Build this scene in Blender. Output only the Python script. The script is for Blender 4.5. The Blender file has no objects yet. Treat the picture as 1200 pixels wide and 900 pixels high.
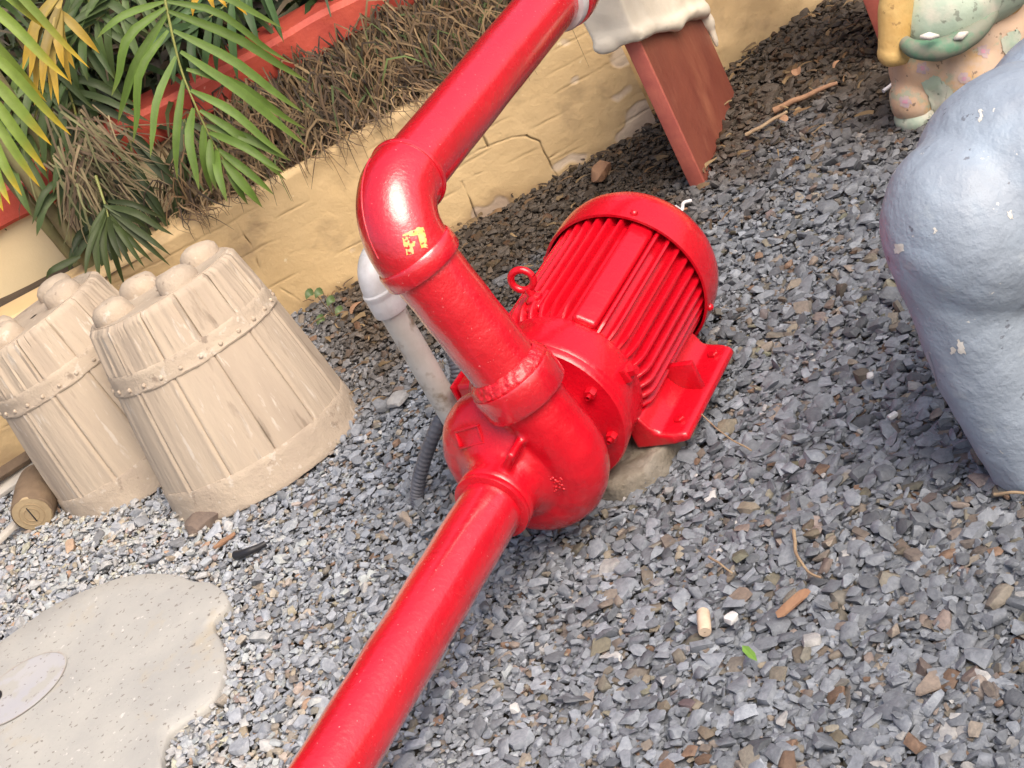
import bpy, bmesh, math, random
import numpy as np
from mathutils import Vector, Matrix, noise as mnoise

random.seed(7)
rng = np.random.default_rng(11)
sc = bpy.context.scene
COL = sc.collection
rad = math.radians

# ------------------------------------------------------------------ camera
PITCH, ROLL, FPX, CAMH = rad(27), rad(29), 2000.0, 1.65     # FPX for a 1200 px wide picture
cF = np.array([0, math.cos(PITCH), -math.sin(PITCH)])
cU = np.array([0, math.sin(PITCH), math.cos(PITCH)])
cR = np.array([1.0, 0, 0])
cX = math.cos(ROLL) * cR - math.sin(ROLL) * cU
cY = math.sin(ROLL) * cR + math.cos(ROLL) * cU
cam_d = bpy.data.cameras.new('camera')
cam_d.sensor_width = 36.0
cam_d.lens = 36.0 * FPX / 1200.0
cam_d.clip_start, cam_d.clip_end = 0.05, 400
cam = bpy.data.objects.new('camera', cam_d)
COL.objects.link(cam)
M = Matrix.Identity(4)
for i in range(3):
    M[i][0], M[i][1], M[i][2] = cX[i], cY[i], -cF[i]
M[2][3] = CAMH
cam.matrix_world = M
sc.camera = cam

# ------------------------------------------------------------------ sky, sun, exposure
SUN_AZ, SUN_EL = rad(152), rad(52)        # compass-like: direction TO the sun, 0 = +y, clockwise
w = bpy.data.worlds.new('World')
sc.world = w
w.use_nodes = True
nt = w.node_tree
sky = nt.nodes.new('ShaderNodeTexSky')
sky.sky_type = 'NISHITA'
sky.sun_disc = False
sky.sun_elevation = SUN_EL
sky.sun_rotation = SUN_AZ
sky.air_density = 1.0
sky.dust_density = 6.0
sky.ozone_density = 0.6
bg = nt.nodes['Background']
bg.inputs['Strength'].default_value = 0.15
nt.links.new(sky.outputs['Color'], bg.inputs['Color'])
sd = bpy.data.lights.new('sun', 'SUN')
sd.energy = 2.0
sd.angle = rad(44)
sd.color = (1.0, 0.90, 0.76)
sun = bpy.data.objects.new('sun', sd)
COL.objects.link(sun)
to_sun = Vector((math.sin(SUN_AZ) * math.cos(SUN_EL), math.cos(SUN_AZ) * math.cos(SUN_EL), math.sin(SUN_EL)))
sun.rotation_euler = to_sun.to_track_quat('Z', 'Y').to_euler()
sun.location = to_sun * 10
vs = sc.view_settings
vs.view_transform = 'Standard'
vs.look = 'None'
vs.gamma = 1.0
vs.use_curve_mapping = False
vs.exposure = 0.42
sc.cycles.use_denoising = True


# ------------------------------------------------------------------ helpers
def ray(x, y):
    return cF * FPX + cX * (x - 600) - cY * (y - 450)


def at_z(x, y, z=0.0):
    d = ray(x, y)
    return Vector(np.array([0, 0, CAMH]) + d * (z - CAMH) / d[2])


def at_y(x, y, Y):
    d = ray(x, y)
    return Vector(np.array([0, 0, CAMH]) + d * Y / d[1])


def tag(o, label=None, cat=None, group=None, kind=None):
    if label: o['label'] = label
    if cat: o['category'] = cat
    if group: o['group'] = group
    if kind: o['kind'] = kind
    return o


def empty(name, loc=(0, 0, 0), rot=(0, 0, 0)):
    o = bpy.data.objects.new(name, None)
    o.empty_display_size = 0.05
    o.location = loc
    o.rotation_euler = rot
    COL.objects.link(o)
    return o


def mesh(name, V, F, mat=None, smooth=True, sharp=40):
    me = bpy.data.meshes.new(name)
    me.from_pydata([tuple(v) for v in V], [], [tuple(f) for f in F])
    me.update()
    if smooth:
        me.polygons.foreach_set('use_smooth', np.ones(len(me.polygons), dtype=bool))
        if sharp: me.set_sharp_from_angle(angle=rad(sharp))
    if mat: me.materials.append(mat)
    return me


def link(name, me, parent=None, loc=None, rot=None):
    o = bpy.data.objects.new(name, me)
    COL.objects.link(o)
    if parent: o.parent = parent
    if loc is not None: o.location = loc
    if rot is not None: o.rotation_euler = rot
    return o


def obj(name, VF, mat, parent=None, smooth=True, sharp=40, loc=None, rot=None):
    return link(name, mesh(name, VF[0], VF[1], mat, smooth, sharp), parent, loc, rot)


def join(*parts):
    V, F = [], []
    for v, f in parts:
        k = len(V)
        V += list(v)
        F += [tuple(i + k for i in q) for q in f]
    return V, F


def xf(VF, m):
    return [m @ Vector(v) for v in VF[0]], VF[1]


def lathe(prof, seg=48, closed=False):
    """profile of (r, z) round the z axis"""
    V, F = [], []
    n = len(prof)
    for r, z in prof:
        for k in range(seg):
            a = 2 * math.pi * k / seg
            V.append((r * math.cos(a), r * math.sin(a), z))
    for i in range(n - 1):
        for k in range(seg):
            a, b = i * seg + k, i * seg + (k + 1) % seg
            F.append((a, b, b + seg, a + seg))
    if closed:
        F.append(tuple(reversed(range(seg))))
        F.append(tuple((n - 1) * seg + k for k in range(seg)))
    return V, F


YROT = Matrix.Rotation(rad(-90), 4, 'X')          # z axis -> +y


def lathe_y(prof, seg=48, closed=False):
    return xf(lathe(prof, seg, closed), YROT)


def tube(pts, radii, seg=16, cap=True, ell=None):
    pts = [Vector(p) for p in pts]
    n = len(pts)
    if not hasattr(radii, '__len__'): radii = [radii] * n
    V, F = [], []
    t = (pts[1] - pts[0]).normalized()
    up = Vector((0, 0, 1)) if abs(t.z) < 0.9 else Vector((1, 0, 0))
    nrm = (up - t * up.dot(t)).normalized()
    for i in range(n):
        if i == 0: t = pts[1] - pts[0]
        elif i == n - 1: t = pts[-1] - pts[-2]
        else: t = pts[i + 1] - pts[i - 1]
        t.normalize()
        nrm = (nrm - t * nrm.dot(t)).normalized()
        b = t.cross(nrm)
        for k in range(seg):
            a = 2 * math.pi * k / seg
            V.append(pts[i] + (nrm * math.cos(a) + b * math.sin(a) * (ell or 1)) * radii[i])
    for i in range(n - 1):
        for k in range(seg):
            a, b = i * seg + k, i * seg + (k + 1) % seg
            F.append((a, b, b + seg, a + seg))
    if cap:
        F.append(tuple(reversed(range(seg))))
        F.append(tuple((n - 1) * seg + k for k in range(seg)))
    return V, F


def box(x0, x1, y0, y1, z0, z1, bev=0.0, seg=2):
    bm = bmesh.new()
    bmesh.ops.create_cube(bm, size=1.0)
    for v in bm.verts:
        v.co = Vector(((x0 + x1) / 2 + v.co.x * (x1 - x0), (y0 + y1) / 2 + v.co.y * (y1 - y0), (z0 + z1) / 2 + v.co.z * (z1 - z0)))
    if bev: bmesh.ops.bevel(bm, geom=bm.edges[:], offset=bev, segments=seg, profile=0.5, affect='EDGES')
    bm.verts.index_update()
    V = [v.co.copy() for v in bm.verts]
    F = [tuple(v.index for v in f.verts) for f in bm.faces]
    bm.free()
    return V, F


def sphere(c, r, u=24, v=14, rot=None):
    bm = bmesh.new()
    bmesh.ops.create_uvsphere(bm, u_segments=u, v_segments=v, radius=1.0)
    if not hasattr(r, '__len__'): r = (r, r, r)
    m = Matrix.Translation(Vector(c)) @ (rot.to_4x4() if rot else Matrix.Identity(4)) @ Matrix.Diagonal((*r, 1))
    V = [m @ q.co for q in bm.verts]
    bm.verts.index_update()
    F = [tuple(q.index for q in f.verts) for f in bm.faces]
    bm.free()
    return V, F


def prism(poly, z0, z1):
    n = len(poly)
    V = [(x, y, z0) for x, y in poly] + [(x, y, z1) for x, y in poly]
    F = [tuple(reversed(range(n))), tuple(range(n, 2 * n))]
    F += [(i, (i + 1) % n, n + (i + 1) % n, n + i) for i in range(n)]
    return V, F


def fuse(VF, voxel, smooth_it=6, factor=0.5):
    """melt overlapping closed shapes into one continuous skin"""
    me = mesh('melt', VF[0], VF[1], None, False)
    o = bpy.data.objects.new('melt', me)
    COL.objects.link(o)
    r = o.modifiers.new('r', 'REMESH')
    r.mode = 'VOXEL'
    r.voxel_size = voxel
    s = o.modifiers.new('s', 'SMOOTH')
    s.factor = factor
    s.iterations = smooth_it
    dg = bpy.context.evaluated_depsgraph_get()
    ev = o.evaluated_get(dg)
    m2 = ev.to_mesh()
    V = [v.co.copy() for v in m2.vertices]
    F = [tuple(p.vertices) for p in m2.polygons]
    ev.to_mesh_clear()
    bpy.data.objects.remove(o)
    bpy.data.meshes.remove(me)
    return V, F


def roughen(VF, amp, scale, seed=0.0, amp2=0.0, scale2=1.0):
    """push vertices about by coherent noise"""
    out = []
    for v in VF[0]:
        v = Vector(v)
        n = mnoise.noise_vector(v * scale + Vector((seed, seed * 1.7, -seed)))
        q = v + n * amp
        if amp2: q += mnoise.noise_vector(v * scale2 + Vector((seed, 3.1, seed))) * amp2
        out.append(q)
    return out, VF[1]


def spline(P, n):
    """Catmull-Rom through P"""
    P = [Vector(p) for p in P]
    Q = [P[0] * 2 - P[1]] + P + [P[-1] * 2 - P[-2]]
    out = []
    m = len(P) - 1
    for i in range(n):
        t = i / (n - 1) * m
        k = min(int(t), m - 1)
        t -= k
        a, b, c, d = Q[k:k + 4]
        out.append(0.5 * ((2 * b) + (c - a) * t + (2 * a - 5 * b + 4 * c - d) * t * t + (3 * b - a - 3 * c + d) * t ** 3))
    return out


BVH = {}


def hit(o, px, py):
    """where the sight line through a picture point meets object o: point and normal in the parent's coordinates"""
    from mathutils.bvhtree import BVHTree
    if o.name not in BVH:
        BVH[o.name] = BVHTree.FromPolygons([v.co for v in o.data.vertices], [tuple(p.vertices) for p in o.data.polygons])
        bpy.context.view_layer.update()
    t = BVH[o.name]
    iv = o.matrix_world.inverted()
    a = iv @ Vector((0, 0, CAMH))
    d = (iv.to_3x3() @ Vector(ray(px, py))).normalized()
    p, nn, _, _ = t.ray_cast(a, d)
    return p, nn


# ------------------------------------------------------------------ materials
def material(name, c1, c2=None, scale=8.0, rough=0.6, rough_var=0.0, bump=0.0, bump_scale=60.0, bump2=0.0, bump2_scale=8.0,
             detail=6.0, spots=None, stretch=(1, 1, 1), coat=0.0, lo=0.35, hi=0.65, spec=0.5, attr=None, sss=0.0):
    m = bpy.data.materials.new(name)
    m.use_nodes = True
    t = m.node_tree
    N, L = t.nodes, t.links
    b = N['Principled BSDF']
    b.inputs['Roughness'].default_value = rough
    b.inputs['Specular IOR Level'].default_value = spec
    if coat:
        b.inputs['Coat Weight'].default_value = coat
        b.inputs['Coat Roughness'].default_value = 0.14
        b.inputs['Coat IOR'].default_value = 1.65
    tc = N.new('ShaderNodeTexCoord')
    mp = N.new('ShaderNodeMapping')
    mp.inputs['Scale'].default_value = stretch
    L.new(tc.outputs['Object'], mp.inputs['Vector'])
    vec = mp.outputs['Vector']

    def noise(s, d=detail):
        n = N.new('ShaderNodeTexNoise')
        n.inputs['Scale'].default_value = s
        n.inputs['Detail'].default_value = d
        n.inputs['Roughness'].default_value = 0.6
        L.new(vec, n.inputs['Vector'])
        return n

    def ramp(src, a, bb):
        r = N.new('ShaderNodeMapRange')
        r.inputs['From Min'].default_value = a
        r.inputs['From Max'].default_value = bb
        L.new(src, r.inputs['Value'])
        return r.outputs['Result']

    def mix(fac, A, B, typ='MIX'):
        x = N.new('ShaderNodeMix')
        x.data_type = 'RGBA'
        x.blend_type = typ
        if hasattr(fac, 'links'): L.new(fac, x.inputs[0])
        else: x.inputs[0].default_value = fac
        for s, q in ((6, A), (7, B)):
            if hasattr(q, 'links'): L.new(q, x.inputs[s])
            else: x.inputs[s].default_value = (*q, 1)
        return x.outputs[2]

    n1 = noise(scale)
    fac = ramp(n1.outputs['Fac'], lo, hi)
    col = mix(fac, c1, c2 or c1)
    if attr:
        a = N.new('ShaderNodeAttribute')
        a.attribute_name = attr
        col = mix(1.0, a.outputs['Color'], col, 'MULTIPLY')
    for s in (spots or []):      # (colour, scale, threshold, softness, strength)
        n = noise(s[1], 4)
        col = mix(ramp(n.outputs['Fac'], s[2], s[2] + s[3]), col, s[0]) if len(s) < 5 else col
    L.new(col, b.inputs['Base Color'])
    if rough_var:
        n = noise(scale * 3)
        r = N.new('ShaderNodeMapRange')
        r.inputs['To Min'].default_value = max(0.02, rough - rough_var)
        r.inputs['To Max'].default_value = min(1, rough + rough_var)
        r.inputs['From Min'].default_value = 0.3
        r.inputs['From Max'].default_value = 0.7
        L.new(n.outputs['Fac'], r.inputs['Value'])
        L.new(r.outputs['Result'], b.inputs['Roughness'])
    prev = None
    for st, s in ((bump, bump_scale), (bump2, bump2_scale)):
        if st:
            n = noise(s, 5)
            bp = N.new('ShaderNodeBump')
            bp.inputs['Strength'].default_value = 1.0
            bp.inputs['Distance'].default_value = st
            L.new(n.outputs['Fac'], bp.inputs['Height'])
            if prev: L.new(prev, bp.inputs['Normal'])
            prev = bp.outputs['Normal']
    if prev:
        L.new(prev, b.inputs['Normal'])
    if sss:
        b.inputs['Subsurface Weight'].default_value = sss
        b.inputs['Subsurface Radius'].default_value = (0.02, 0.02, 0.01)
    return m


RED = (0.62, 0.004, 0.016)
m_red = material('glossy_red_enamel', RED, (0.53, 0.003, 0.013), 7, 0.24, 0.07, bump=0.0012, bump_scale=110, bump2=0.0030, bump2_scale=18, coat=1.0, spec=0.8,
                 spots=[((0.80, 0.22, 0.22), 190, 0.685, 0.02)])
m_redcast = material('red_enamel_on_casting', RED, (0.53, 0.003, 0.013), 9, 0.26, 0.08, bump=0.0010, bump_scale=120, bump2=0.0026, bump2_scale=22, coat=0.4, spec=0.4)
m_redbolt = material('red_enamel_on_bolt', RED, (0.50, 0.003, 0.012), 40, 0.3, 0.08, bump=0.0005, bump_scale=200, coat=0.4, spec=0.4)
m_redweld = material('red_enamel_on_weld', RED, (0.60, 0.004, 0.010), 30, 0.2, 0.06, bump=0.004, bump_scale=130, coat=0.4)
m_yellowpaint = material('worn_yellow_paint', (0.72, 0.50, 0.10), (0.70, 0.52, 0.26), 90, 0.4, spots=[(RED, 130, 0.55, 0.04)])
m_pvc = material('weathered_white_pvc', (0.60, 0.58, 0.54), (0.50, 0.47, 0.42), 14, 0.45, 0.1, bump=0.0006, bump_scale=80,
                 spots=[((0.28, 0.23, 0.17), 22, 0.56, 0.12)])
m_pvcfit = material('white_pvc_fitting', (0.66, 0.65, 0.66), (0.54, 0.52, 0.51), 25, 0.35, 0.1, bump=0.0016, bump_scale=45)
m_conduit = material('grey_corrugated_plastic', (0.10, 0.105, 0.13), (0.15, 0.15, 0.17), 20, 0.45)
m_tan = material('tan_cast_concrete', (0.50, 0.41, 0.315), (0.42, 0.34, 0.265), 9, 0.85, bump=0.0020, bump_scale=150, bump2=0.004, bump2_scale=30,
                 spots=[((0.56, 0.49, 0.41), 40, 0.60, 0.08), ((0.28, 0.22, 0.17), 26, 0.62, 0.08)])
m_tangrain = material('tan_cast_wood_grain', (0.50, 0.41, 0.315), (0.42, 0.34, 0.265), 12, 0.85, bump=0.0017, bump_scale=34, bump2=0.0015, bump2_scale=140,
                      stretch=(1, 1, 0.16), spots=[((0.58, 0.51, 0.43), 60, 0.60, 0.08), ((0.29, 0.23, 0.175), 30, 0.60, 0.1)])
m_wall = material('yellow_wall_paint', (0.62, 0.44, 0.225), (0.68, 0.495, 0.265), 5, 0.8, bump=0.0012, bump_scale=90, bump2=0.003, bump2_scale=25,
                  spots=[((0.44, 0.31, 0.17), 7, 0.54, 0.16), ((0.80, 0.66, 0.42), 30, 0.70, 0.05)], attr='tint')
m_cream = material('cream_wall_paint', (0.72, 0.58, 0.36), (0.66, 0.52, 0.31), 4, 0.75, bump=0.0006, bump_scale=120)
m_coping = material('red_coping_paint', (0.52, 0.085, 0.05), (0.42, 0.06, 0.04), 12, 0.6, bump=0.002, bump_scale=60,
                    spots=[((0.62, 0.26, 0.2), 50, 0.68, 0.06)])
m_soil = material('dark_soil', (0.045, 0.032, 0.022), (0.085, 0.062, 0.042), 14, 0.95, bump=0.006, bump_scale=40)
m_ground = material('earth_under_gravel', (0.05, 0.045, 0.042), (0.09, 0.075, 0.06), 18, 0.95, bump=0.004, bump_scale=70)
m_gravel = material('crushed_slate', (0.66, 0.67, 0.69), (1.10, 1.09, 1.08), 110, 0.66, 0.1, bump=0.0016, bump_scale=300, attr='stone', lo=0.3, hi=0.7)
m_pad = material('rough_concrete', (0.26, 0.235, 0.20), (0.17, 0.145, 0.11), 14, 0.92, bump=0.004, bump_scale=60, bump2=0.008, bump2_scale=20)
m_slab = material('pale_painted_slab', (0.45, 0.44, 0.41), (0.38, 0.375, 0.36), 6, 0.7, bump=0.0012, bump_scale=140,
                  spots=[((0.44, 0.40, 0.33), 9, 0.60, 0.12), ((0.24, 0.22, 0.20), 75, 0.625, 0.02), ((0.60, 0.58, 0.55), 55, 0.66, 0.05)])
m_eye = material('faded_lilac_paint', (0.42, 0.42, 0.45), (0.45, 0.445, 0.455), 10, 0.6, spots=[((0.42, 0.41, 0.385), 14, 0.52, 0.08), ((0.26, 0.24, 0.24), 80, 0.63, 0.03)])
m_eyeline = material('faded_mauve_line', (0.39, 0.34, 0.31), (0.43, 0.41, 0.375), 25, 0.7, lo=0.45, hi=0.55)
m_black = material('black_paint', (0.02, 0.02, 0.025), None, 10, 0.5)
m_blue = material('blue_grey_statue_paint', (0.31, 0.365, 0.44), (0.265, 0.31, 0.38), 4, 0.5, 0.1, bump=0.0016, bump_scale=85, bump2=0.006, bump2_scale=16,
                  spots=[((0.34, 0.42, 0.52), 5, 0.50, 0.2), ((0.36, 0.41, 0.46), 13, 0.60, 0.1), ((0.17, 0.19, 0.23), 44, 0.665, 0.03), ((0.60, 0.60, 0.58), 34, 0.70, 0.012)])
m_chip = material('chipped_white', (0.72, 0.70, 0.66), (0.6, 0.56, 0.5), 60, 0.7)
m_streak = material('pale_paint_streak', (0.42, 0.45, 0.48), (0.32, 0.37, 0.43), 50, 0.6)
m_greystone = material('pale_grey_stone', (0.34, 0.34, 0.34), (0.26, 0.26, 0.27), 60, 0.7, bump=0.002, bump_scale=120)
m_peach = material('peach_statue_paint', (0.62, 0.40, 0.25), (0.56, 0.42, 0.32), 9, 0.6, bump=0.002, bump_scale=40,
                   spots=[((0.60, 0.36, 0.14), 12, 0.52, 0.15), ((0.40, 0.40, 0.29), 22, 0.56, 0.08), ((0.25, 0.17, 0.12), 60, 0.62, 0.05)])
m_sgreen = material('pale_green_statue_paint', (0.40, 0.47, 0.37), (0.33, 0.42, 0.34), 10, 0.6, bump=0.002, bump_scale=40,
                    spots=[((0.52, 0.50, 0.42), 9, 0.50, 0.15), ((0.22, 0.25, 0.20), 45, 0.60, 0.06)])
m_dgreen = material('dark_green_statue_paint', (0.10, 0.22, 0.14), (0.21, 0.22, 0.17), 16, 0.65, lo=0.42, hi=0.55, bump=0.002, bump_scale=40)
m_syellow = material('yellow_statue_paint', (0.66, 0.46, 0.18), (0.56, 0.34, 0.11), 14, 0.6, bump=0.002, bump_scale=60, spots=[((0.36, 0.22, 0.08), 40, 0.60, 0.06)])
m_pink = material('pink_flower_paint', (0.62, 0.25, 0.32), (0.50, 0.32, 0.42), 60, 0.6)
m_mauve = material('mauve_petal_paint', (0.45, 0.33, 0.38), (0.52, 0.40, 0.36), 60, 0.6)
m_board = material('red_brown_board', (0.26, 0.075, 0.048), (0.21, 0.058, 0.040), 9, 0.5, 0.1, bump=0.0008, bump_scale=90, stretch=(1, 1, 0.45),
                   spots=[((0.33, 0.115, 0.07), 7, 0.54, 0.2)])
m_edge = material('pink_red_board_edge', (0.50, 0.14, 0.10), (0.40, 0.10, 0.08), 20, 0.55, bump=0.001, bump_scale=80)
m_creamtop = material('cream_bench_top', (0.80, 0.74, 0.62), (0.74, 0.67, 0.54), 12, 0.6, bump=0.002, bump_scale=40)
m_wood = material('weathered_log', (0.20, 0.14, 0.09), (0.13, 0.09, 0.06), 20, 0.9, bump=0.003, bump_scale=60)
m_woodend = material('log_end_grain', (0.42, 0.32, 0.19), (0.33, 0.24, 0.14), 18, 0.85, bump=0.002, bump_scale=90)
m_woodring = material('log_growth_ring', (0.34, 0.25, 0.145), None, 18, 0.9)
m_plank = material('greyed_white_plank', (0.55, 0.52, 0.47), (0.45, 0.42, 0.38), 12, 0.8, bump=0.001, bump_scale=60)
m_bark = material('dry_bark', (0.33, 0.19, 0.11), (0.24, 0.13, 0.08), 25, 0.85, bump=0.002, bump_scale=90)
m_twig = material('dry_twig', (0.36, 0.27, 0.17), (0.24, 0.16, 0.10), 30, 0.85)
m_litter = material('dry_leaf_litter', (1, 1, 1), (0.8, 0.8, 0.8), 40, 0.8, attr='leaf')
m_leaf = material('palm_leaf', (1, 1, 1), (0.78, 0.80, 0.7), 30, 0.5, spec=0.3, attr='leaf', bump=0.0004, bump_scale=200)
m_rachis = material('palm_rachis', (0.26, 0.27, 0.07), (0.20, 0.22, 0.06), 30, 0.5)
m_stem = material('palm_stem', (0.20, 0.19, 0.08), (0.15, 0.12, 0.06), 20, 0.7, bump=0.002, bump_scale=30)
m_white = material('white_plastic', (0.75, 0.74, 0.76), (0.66, 0.64, 0.66), 30, 0.4)
m_cork = material('pale_cork', (0.62, 0.50, 0.38), (0.52, 0.40, 0.29), 60, 0.8, bump=0.001, bump_scale=150)
m_stone = material('pale_quartz_stone', (0.62, 0.62, 0.62), (0.5, 0.5, 0.5), 60, 0.6)
m_rock = material('brown_rough_rock', (0.20, 0.15, 0.12), (0.13, 0.10, 0.085), 25, 0.9, bump=0.005, bump_scale=60)
m_green = material('fresh_green_leaf', (0.16, 0.30, 0.05), (0.12, 0.22, 0.04), 40, 0.5)
m_weed = material('dull_green_leaf', (0.06, 0.11, 0.035), (0.10, 0.14, 0.05), 40, 0.5)


def colour_attr(me, name, cols):
    a = me.color_attributes.new(name, 'FLOAT_COLOR', 'POINT')
    c = np.ones((len(me.vertices), 4), dtype=np.float32)
    c[:, :3] = cols
    a.data.foreach_set('color', c.ravel())


# ------------------------------------------------------------------ ground
gx = np.linspace(-60, 60, 25)
V = [(x, y, -0.014) for y in gx for x in gx]
F = [(j * 25 + i, j * 25 + i + 1, j * 25 + 26 + i, j * 25 + 25 + i) for j in range(24) for i in range(24)]
tag(obj('ground', (V, F), m_ground, smooth=False), kind='structure')

# ------------------------------------------------------------------ low yellow wall with cracks and scuffed courses
WX0, WX1 = -2.6, 0.655


def wall_y(x): return 4.165 - 0.062 * (x + 0.1)


WH = 0.357


def px_wall(x, y):
    """picture point -> (x, z) on the face of the low wall"""
    Y = 4.15
    for _ in range(4):
        p = at_y(x, y, Y)
        Y = wall_y(p.x)
    return p.x, p.z


cracks = []
for pts in ([(618, 158), (632, 166), (641, 183), (650, 200), (657, 214)], [(618, 158), (600, 161), (580, 168), (562, 175), (548, 184)],
            [(541, 214), (548, 228), (556, 245), (561, 258), (569, 272)], [(565, 158), (573, 171)], [(645, 184), (662, 175), (682, 161)],
            [(258, 236), (270, 250), (281, 268), (292, 284), (300, 300), (303, 316)], [(212, 240), (226, 275), (232, 284)],
            [(541, 214), (556, 205), (575, 199)], [(300, 315), (330, 338), (350, 352)]):
    wdt = 0.0019 if len(pts) > 2 else 0.0026
    flat = abs(pts[-1][1] - pts[0][1]) < 0.75 * abs(pts[-1][0] - pts[0][0])
    cracks.append((np.array([px_wall(*p) for p in pts]), wdt, 0.45 if flat else 1.0))
nx, nz = 1060, 150
xs = np.linspace(WX0, WX1, nx)
xs = np.concatenate([np.linspace(WX0, -1.35, 60), np.linspace(-1.345, WX1, nx - 60)])
zs = np.linspace(-0.05, WH, nz)
XX, ZZ = np.meshgrid(xs, zs)
dep = np.zeros_like(XX)
tint = np.ones(XX.shape + (3,))


def fnoise(X, Z, s, seed):
    out = np.zeros(X.shape)
    it = np.nditer([X, Z], flags=['multi_index'])
    for a, b in it:
        out[it.multi_index] = mnoise.noise(Vector((float(a) * s, float(b) * s, seed)))
    return out


nA, nB, nC = fnoise(XX, ZZ, 5, 1.3), fnoise(XX, ZZ, 22, 4.2), fnoise(XX, ZZ * 3, 9, 9.1)
dep += 0.003 * nA + 0.0010 * nB
for zc in (0.052, 0.104, 0.158, 0.212, 0.262, 0.31):        # faint courses under the paint
    zz = zc + 0.006 * nA + 0.003 * nB
    g = np.exp(-((ZZ - zz) / 0.0024) ** 2) * np.clip(0.1 + 1.5 * nC, 0, 0.8)
    dep -= 0.0022 * g
    tint *= (1 - 0.35 * g)[..., None] * np.array([1, 0.97, 0.92]) ** g[..., None]
for P, wdt, stg in cracks:
    d = np.full(XX.shape, 9.0)
    jx = XX + 0.004 * nB + 0.004 * nC
    jz = ZZ + 0.003 * nB
    for a, b in zip(P[:-1], P[1:]):
        ab = b - a
        t = np.clip(((jx - a[0]) * ab[0] + (jz - a[1]) * ab[1]) / (ab @ ab), 0, 1)
        d = np.minimum(d, np.hypot(jx - a[0] - t * ab[0], jz - a[1] - t * ab[1]))
    g = np.exp(-(d / wdt) ** 2)
    g = stg * g * np.clip(0.45 + 2.6 * nB, 0.08, 1)
    dep -= 0.006 * g
    tint *= (1 - 0.72 * g)[..., None]
# flaked paint, with paler render showing, near the foot and along the end
fl = np.clip((nC + 0.8 * nB - 1.0 + 0.95 * np.clip((0.10 - ZZ) / 0.10, 0, 1) * (XX > -0.2) + 0.95 * np.clip((XX - 0.46) / 0.17, 0, 1)) * 5, 0, 1)
dep -= 0.0018 * fl
tint = tint * (1 - fl[..., None]) + fl[..., None] * tint * np.array([1.12, 1.25, 1.75])
# damp grime at the foot and on the left part of the face
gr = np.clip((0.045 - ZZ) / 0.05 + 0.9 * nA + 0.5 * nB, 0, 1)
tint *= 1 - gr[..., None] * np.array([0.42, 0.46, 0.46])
rnd = np.clip((ZZ - (WH - 0.018)) / 0.018, 0, 1)
YY = wall_y(XX) - dep + 0.014 * rnd ** 2
V = [(a, b, c) for a, b, c in zip(XX.ravel(), YY.ravel(), ZZ.ravel())]
n0 = len(xs)
F = [(j * n0 + i, j * n0 + i + 1, (j + 1) * n0 + i + 1, (j + 1) * n0 + i) for j in range(nz - 1) for i in range(n0 - 1)]
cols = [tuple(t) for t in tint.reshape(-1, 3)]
# top and right return and back
k = len(V)
th = 0.13
for x in xs: V.append((x, wall_y(x) + 0.03, WH + 0.004 * math.sin(x * 9))); cols.append((1.05, 1, 0.95))
for x in xs: V.append((x, wall_y(x) + th, WH)); cols.append((0.9, 0.9, 0.9))
for x in xs: V.append((x, wall_y(x) + th, -0.05)); cols.append((0.9, 0.9, 0.9))
F += [((nz - 1) * n0 + i, (nz - 1) * n0 + i + 1, k + i + 1, k + i) for i in range(n0 - 1)]
for q in range(2):
    F += [(k + q * n0 + i, k + q * n0 + i + 1, k + (q + 1) * n0 + i + 1, k + (q + 1) * n0 + i) for i in range(n0 - 1)]
ends = [j * n0 + n0 - 1 for j in range(nz)] + [k + n0 - 1, k + 2 * n0 - 1, k + 3 * n0 - 1]
F.append(tuple(ends))
wl = empty('low_wall', (-0.9, 4.2, 0))
tag(wl, 'low yellow painted wall with cracks and peeling paint along the gravel', 'wall')
me = mesh('wall_face', V, F, m_wall, True, 50)
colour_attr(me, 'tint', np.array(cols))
wo = link('wall_face', me, wl)
wo.matrix_parent_inverse = Matrix.Translation((0.9, -4.2, 0))

# stretch of the same wall further right, set back from the corner
rw0, rw1 = Vector((0.60, 4.165)), Vector((2.6, 4.60))
nx2, nz2 = 240, 60
V, F, cols = [], [], []
d2 = (rw1 - rw0).normalized()
nrm2 = Vector((-d2.y, d2.x))
for j in range(nz2):
    for i in range(nx2):
        p = rw0.lerp(rw1, i / (nx2 - 1))
        z = -0.05 + 0.55 * j / (nz2 - 1)
        a = mnoise.noise(Vector((p.x * 6, z * 6, 2.2)))
        b = mnoise.noise(Vector((p.x * 25, z * 25, 7.2)))
        q = p - nrm2 * (0.006 * a + 0.003 * b)
        V.append((q.x, q.y, z))
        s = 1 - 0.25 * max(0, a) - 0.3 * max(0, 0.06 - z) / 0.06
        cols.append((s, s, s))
F = [(j * nx2 + i, j * nx2 + i + 1, (j + 1) * nx2 + i + 1, (j + 1) * nx2 + i) for j in range(nz2 - 1) for i in range(nx2 - 1)]
k = len(V)
for zq in (0.5, -0.05):
    for i in range(nx2):
        p = rw0.lerp(rw1, i / (nx2 - 1)) + nrm2 * 0.12
        V.append((p.x, p.y, zq)); cols.append((1, 1, 1))
F += [((nz2 - 1) * nx2 + i, (nz2 - 1) * nx2 + i + 1, k + i + 1, k + i) for i in range(nx2 - 1)]
F += [(k + i, k + i + 1, k + nx2 + i + 1, k + nx2 + i) for i in range(nx2 - 1)]
me = mesh('side_wall', V, F, m_wall, True, 50)
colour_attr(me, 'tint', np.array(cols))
tag(link('side_wall', me), 'stained yellow wall set back behind the red-brown bench board', 'wall')

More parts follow.
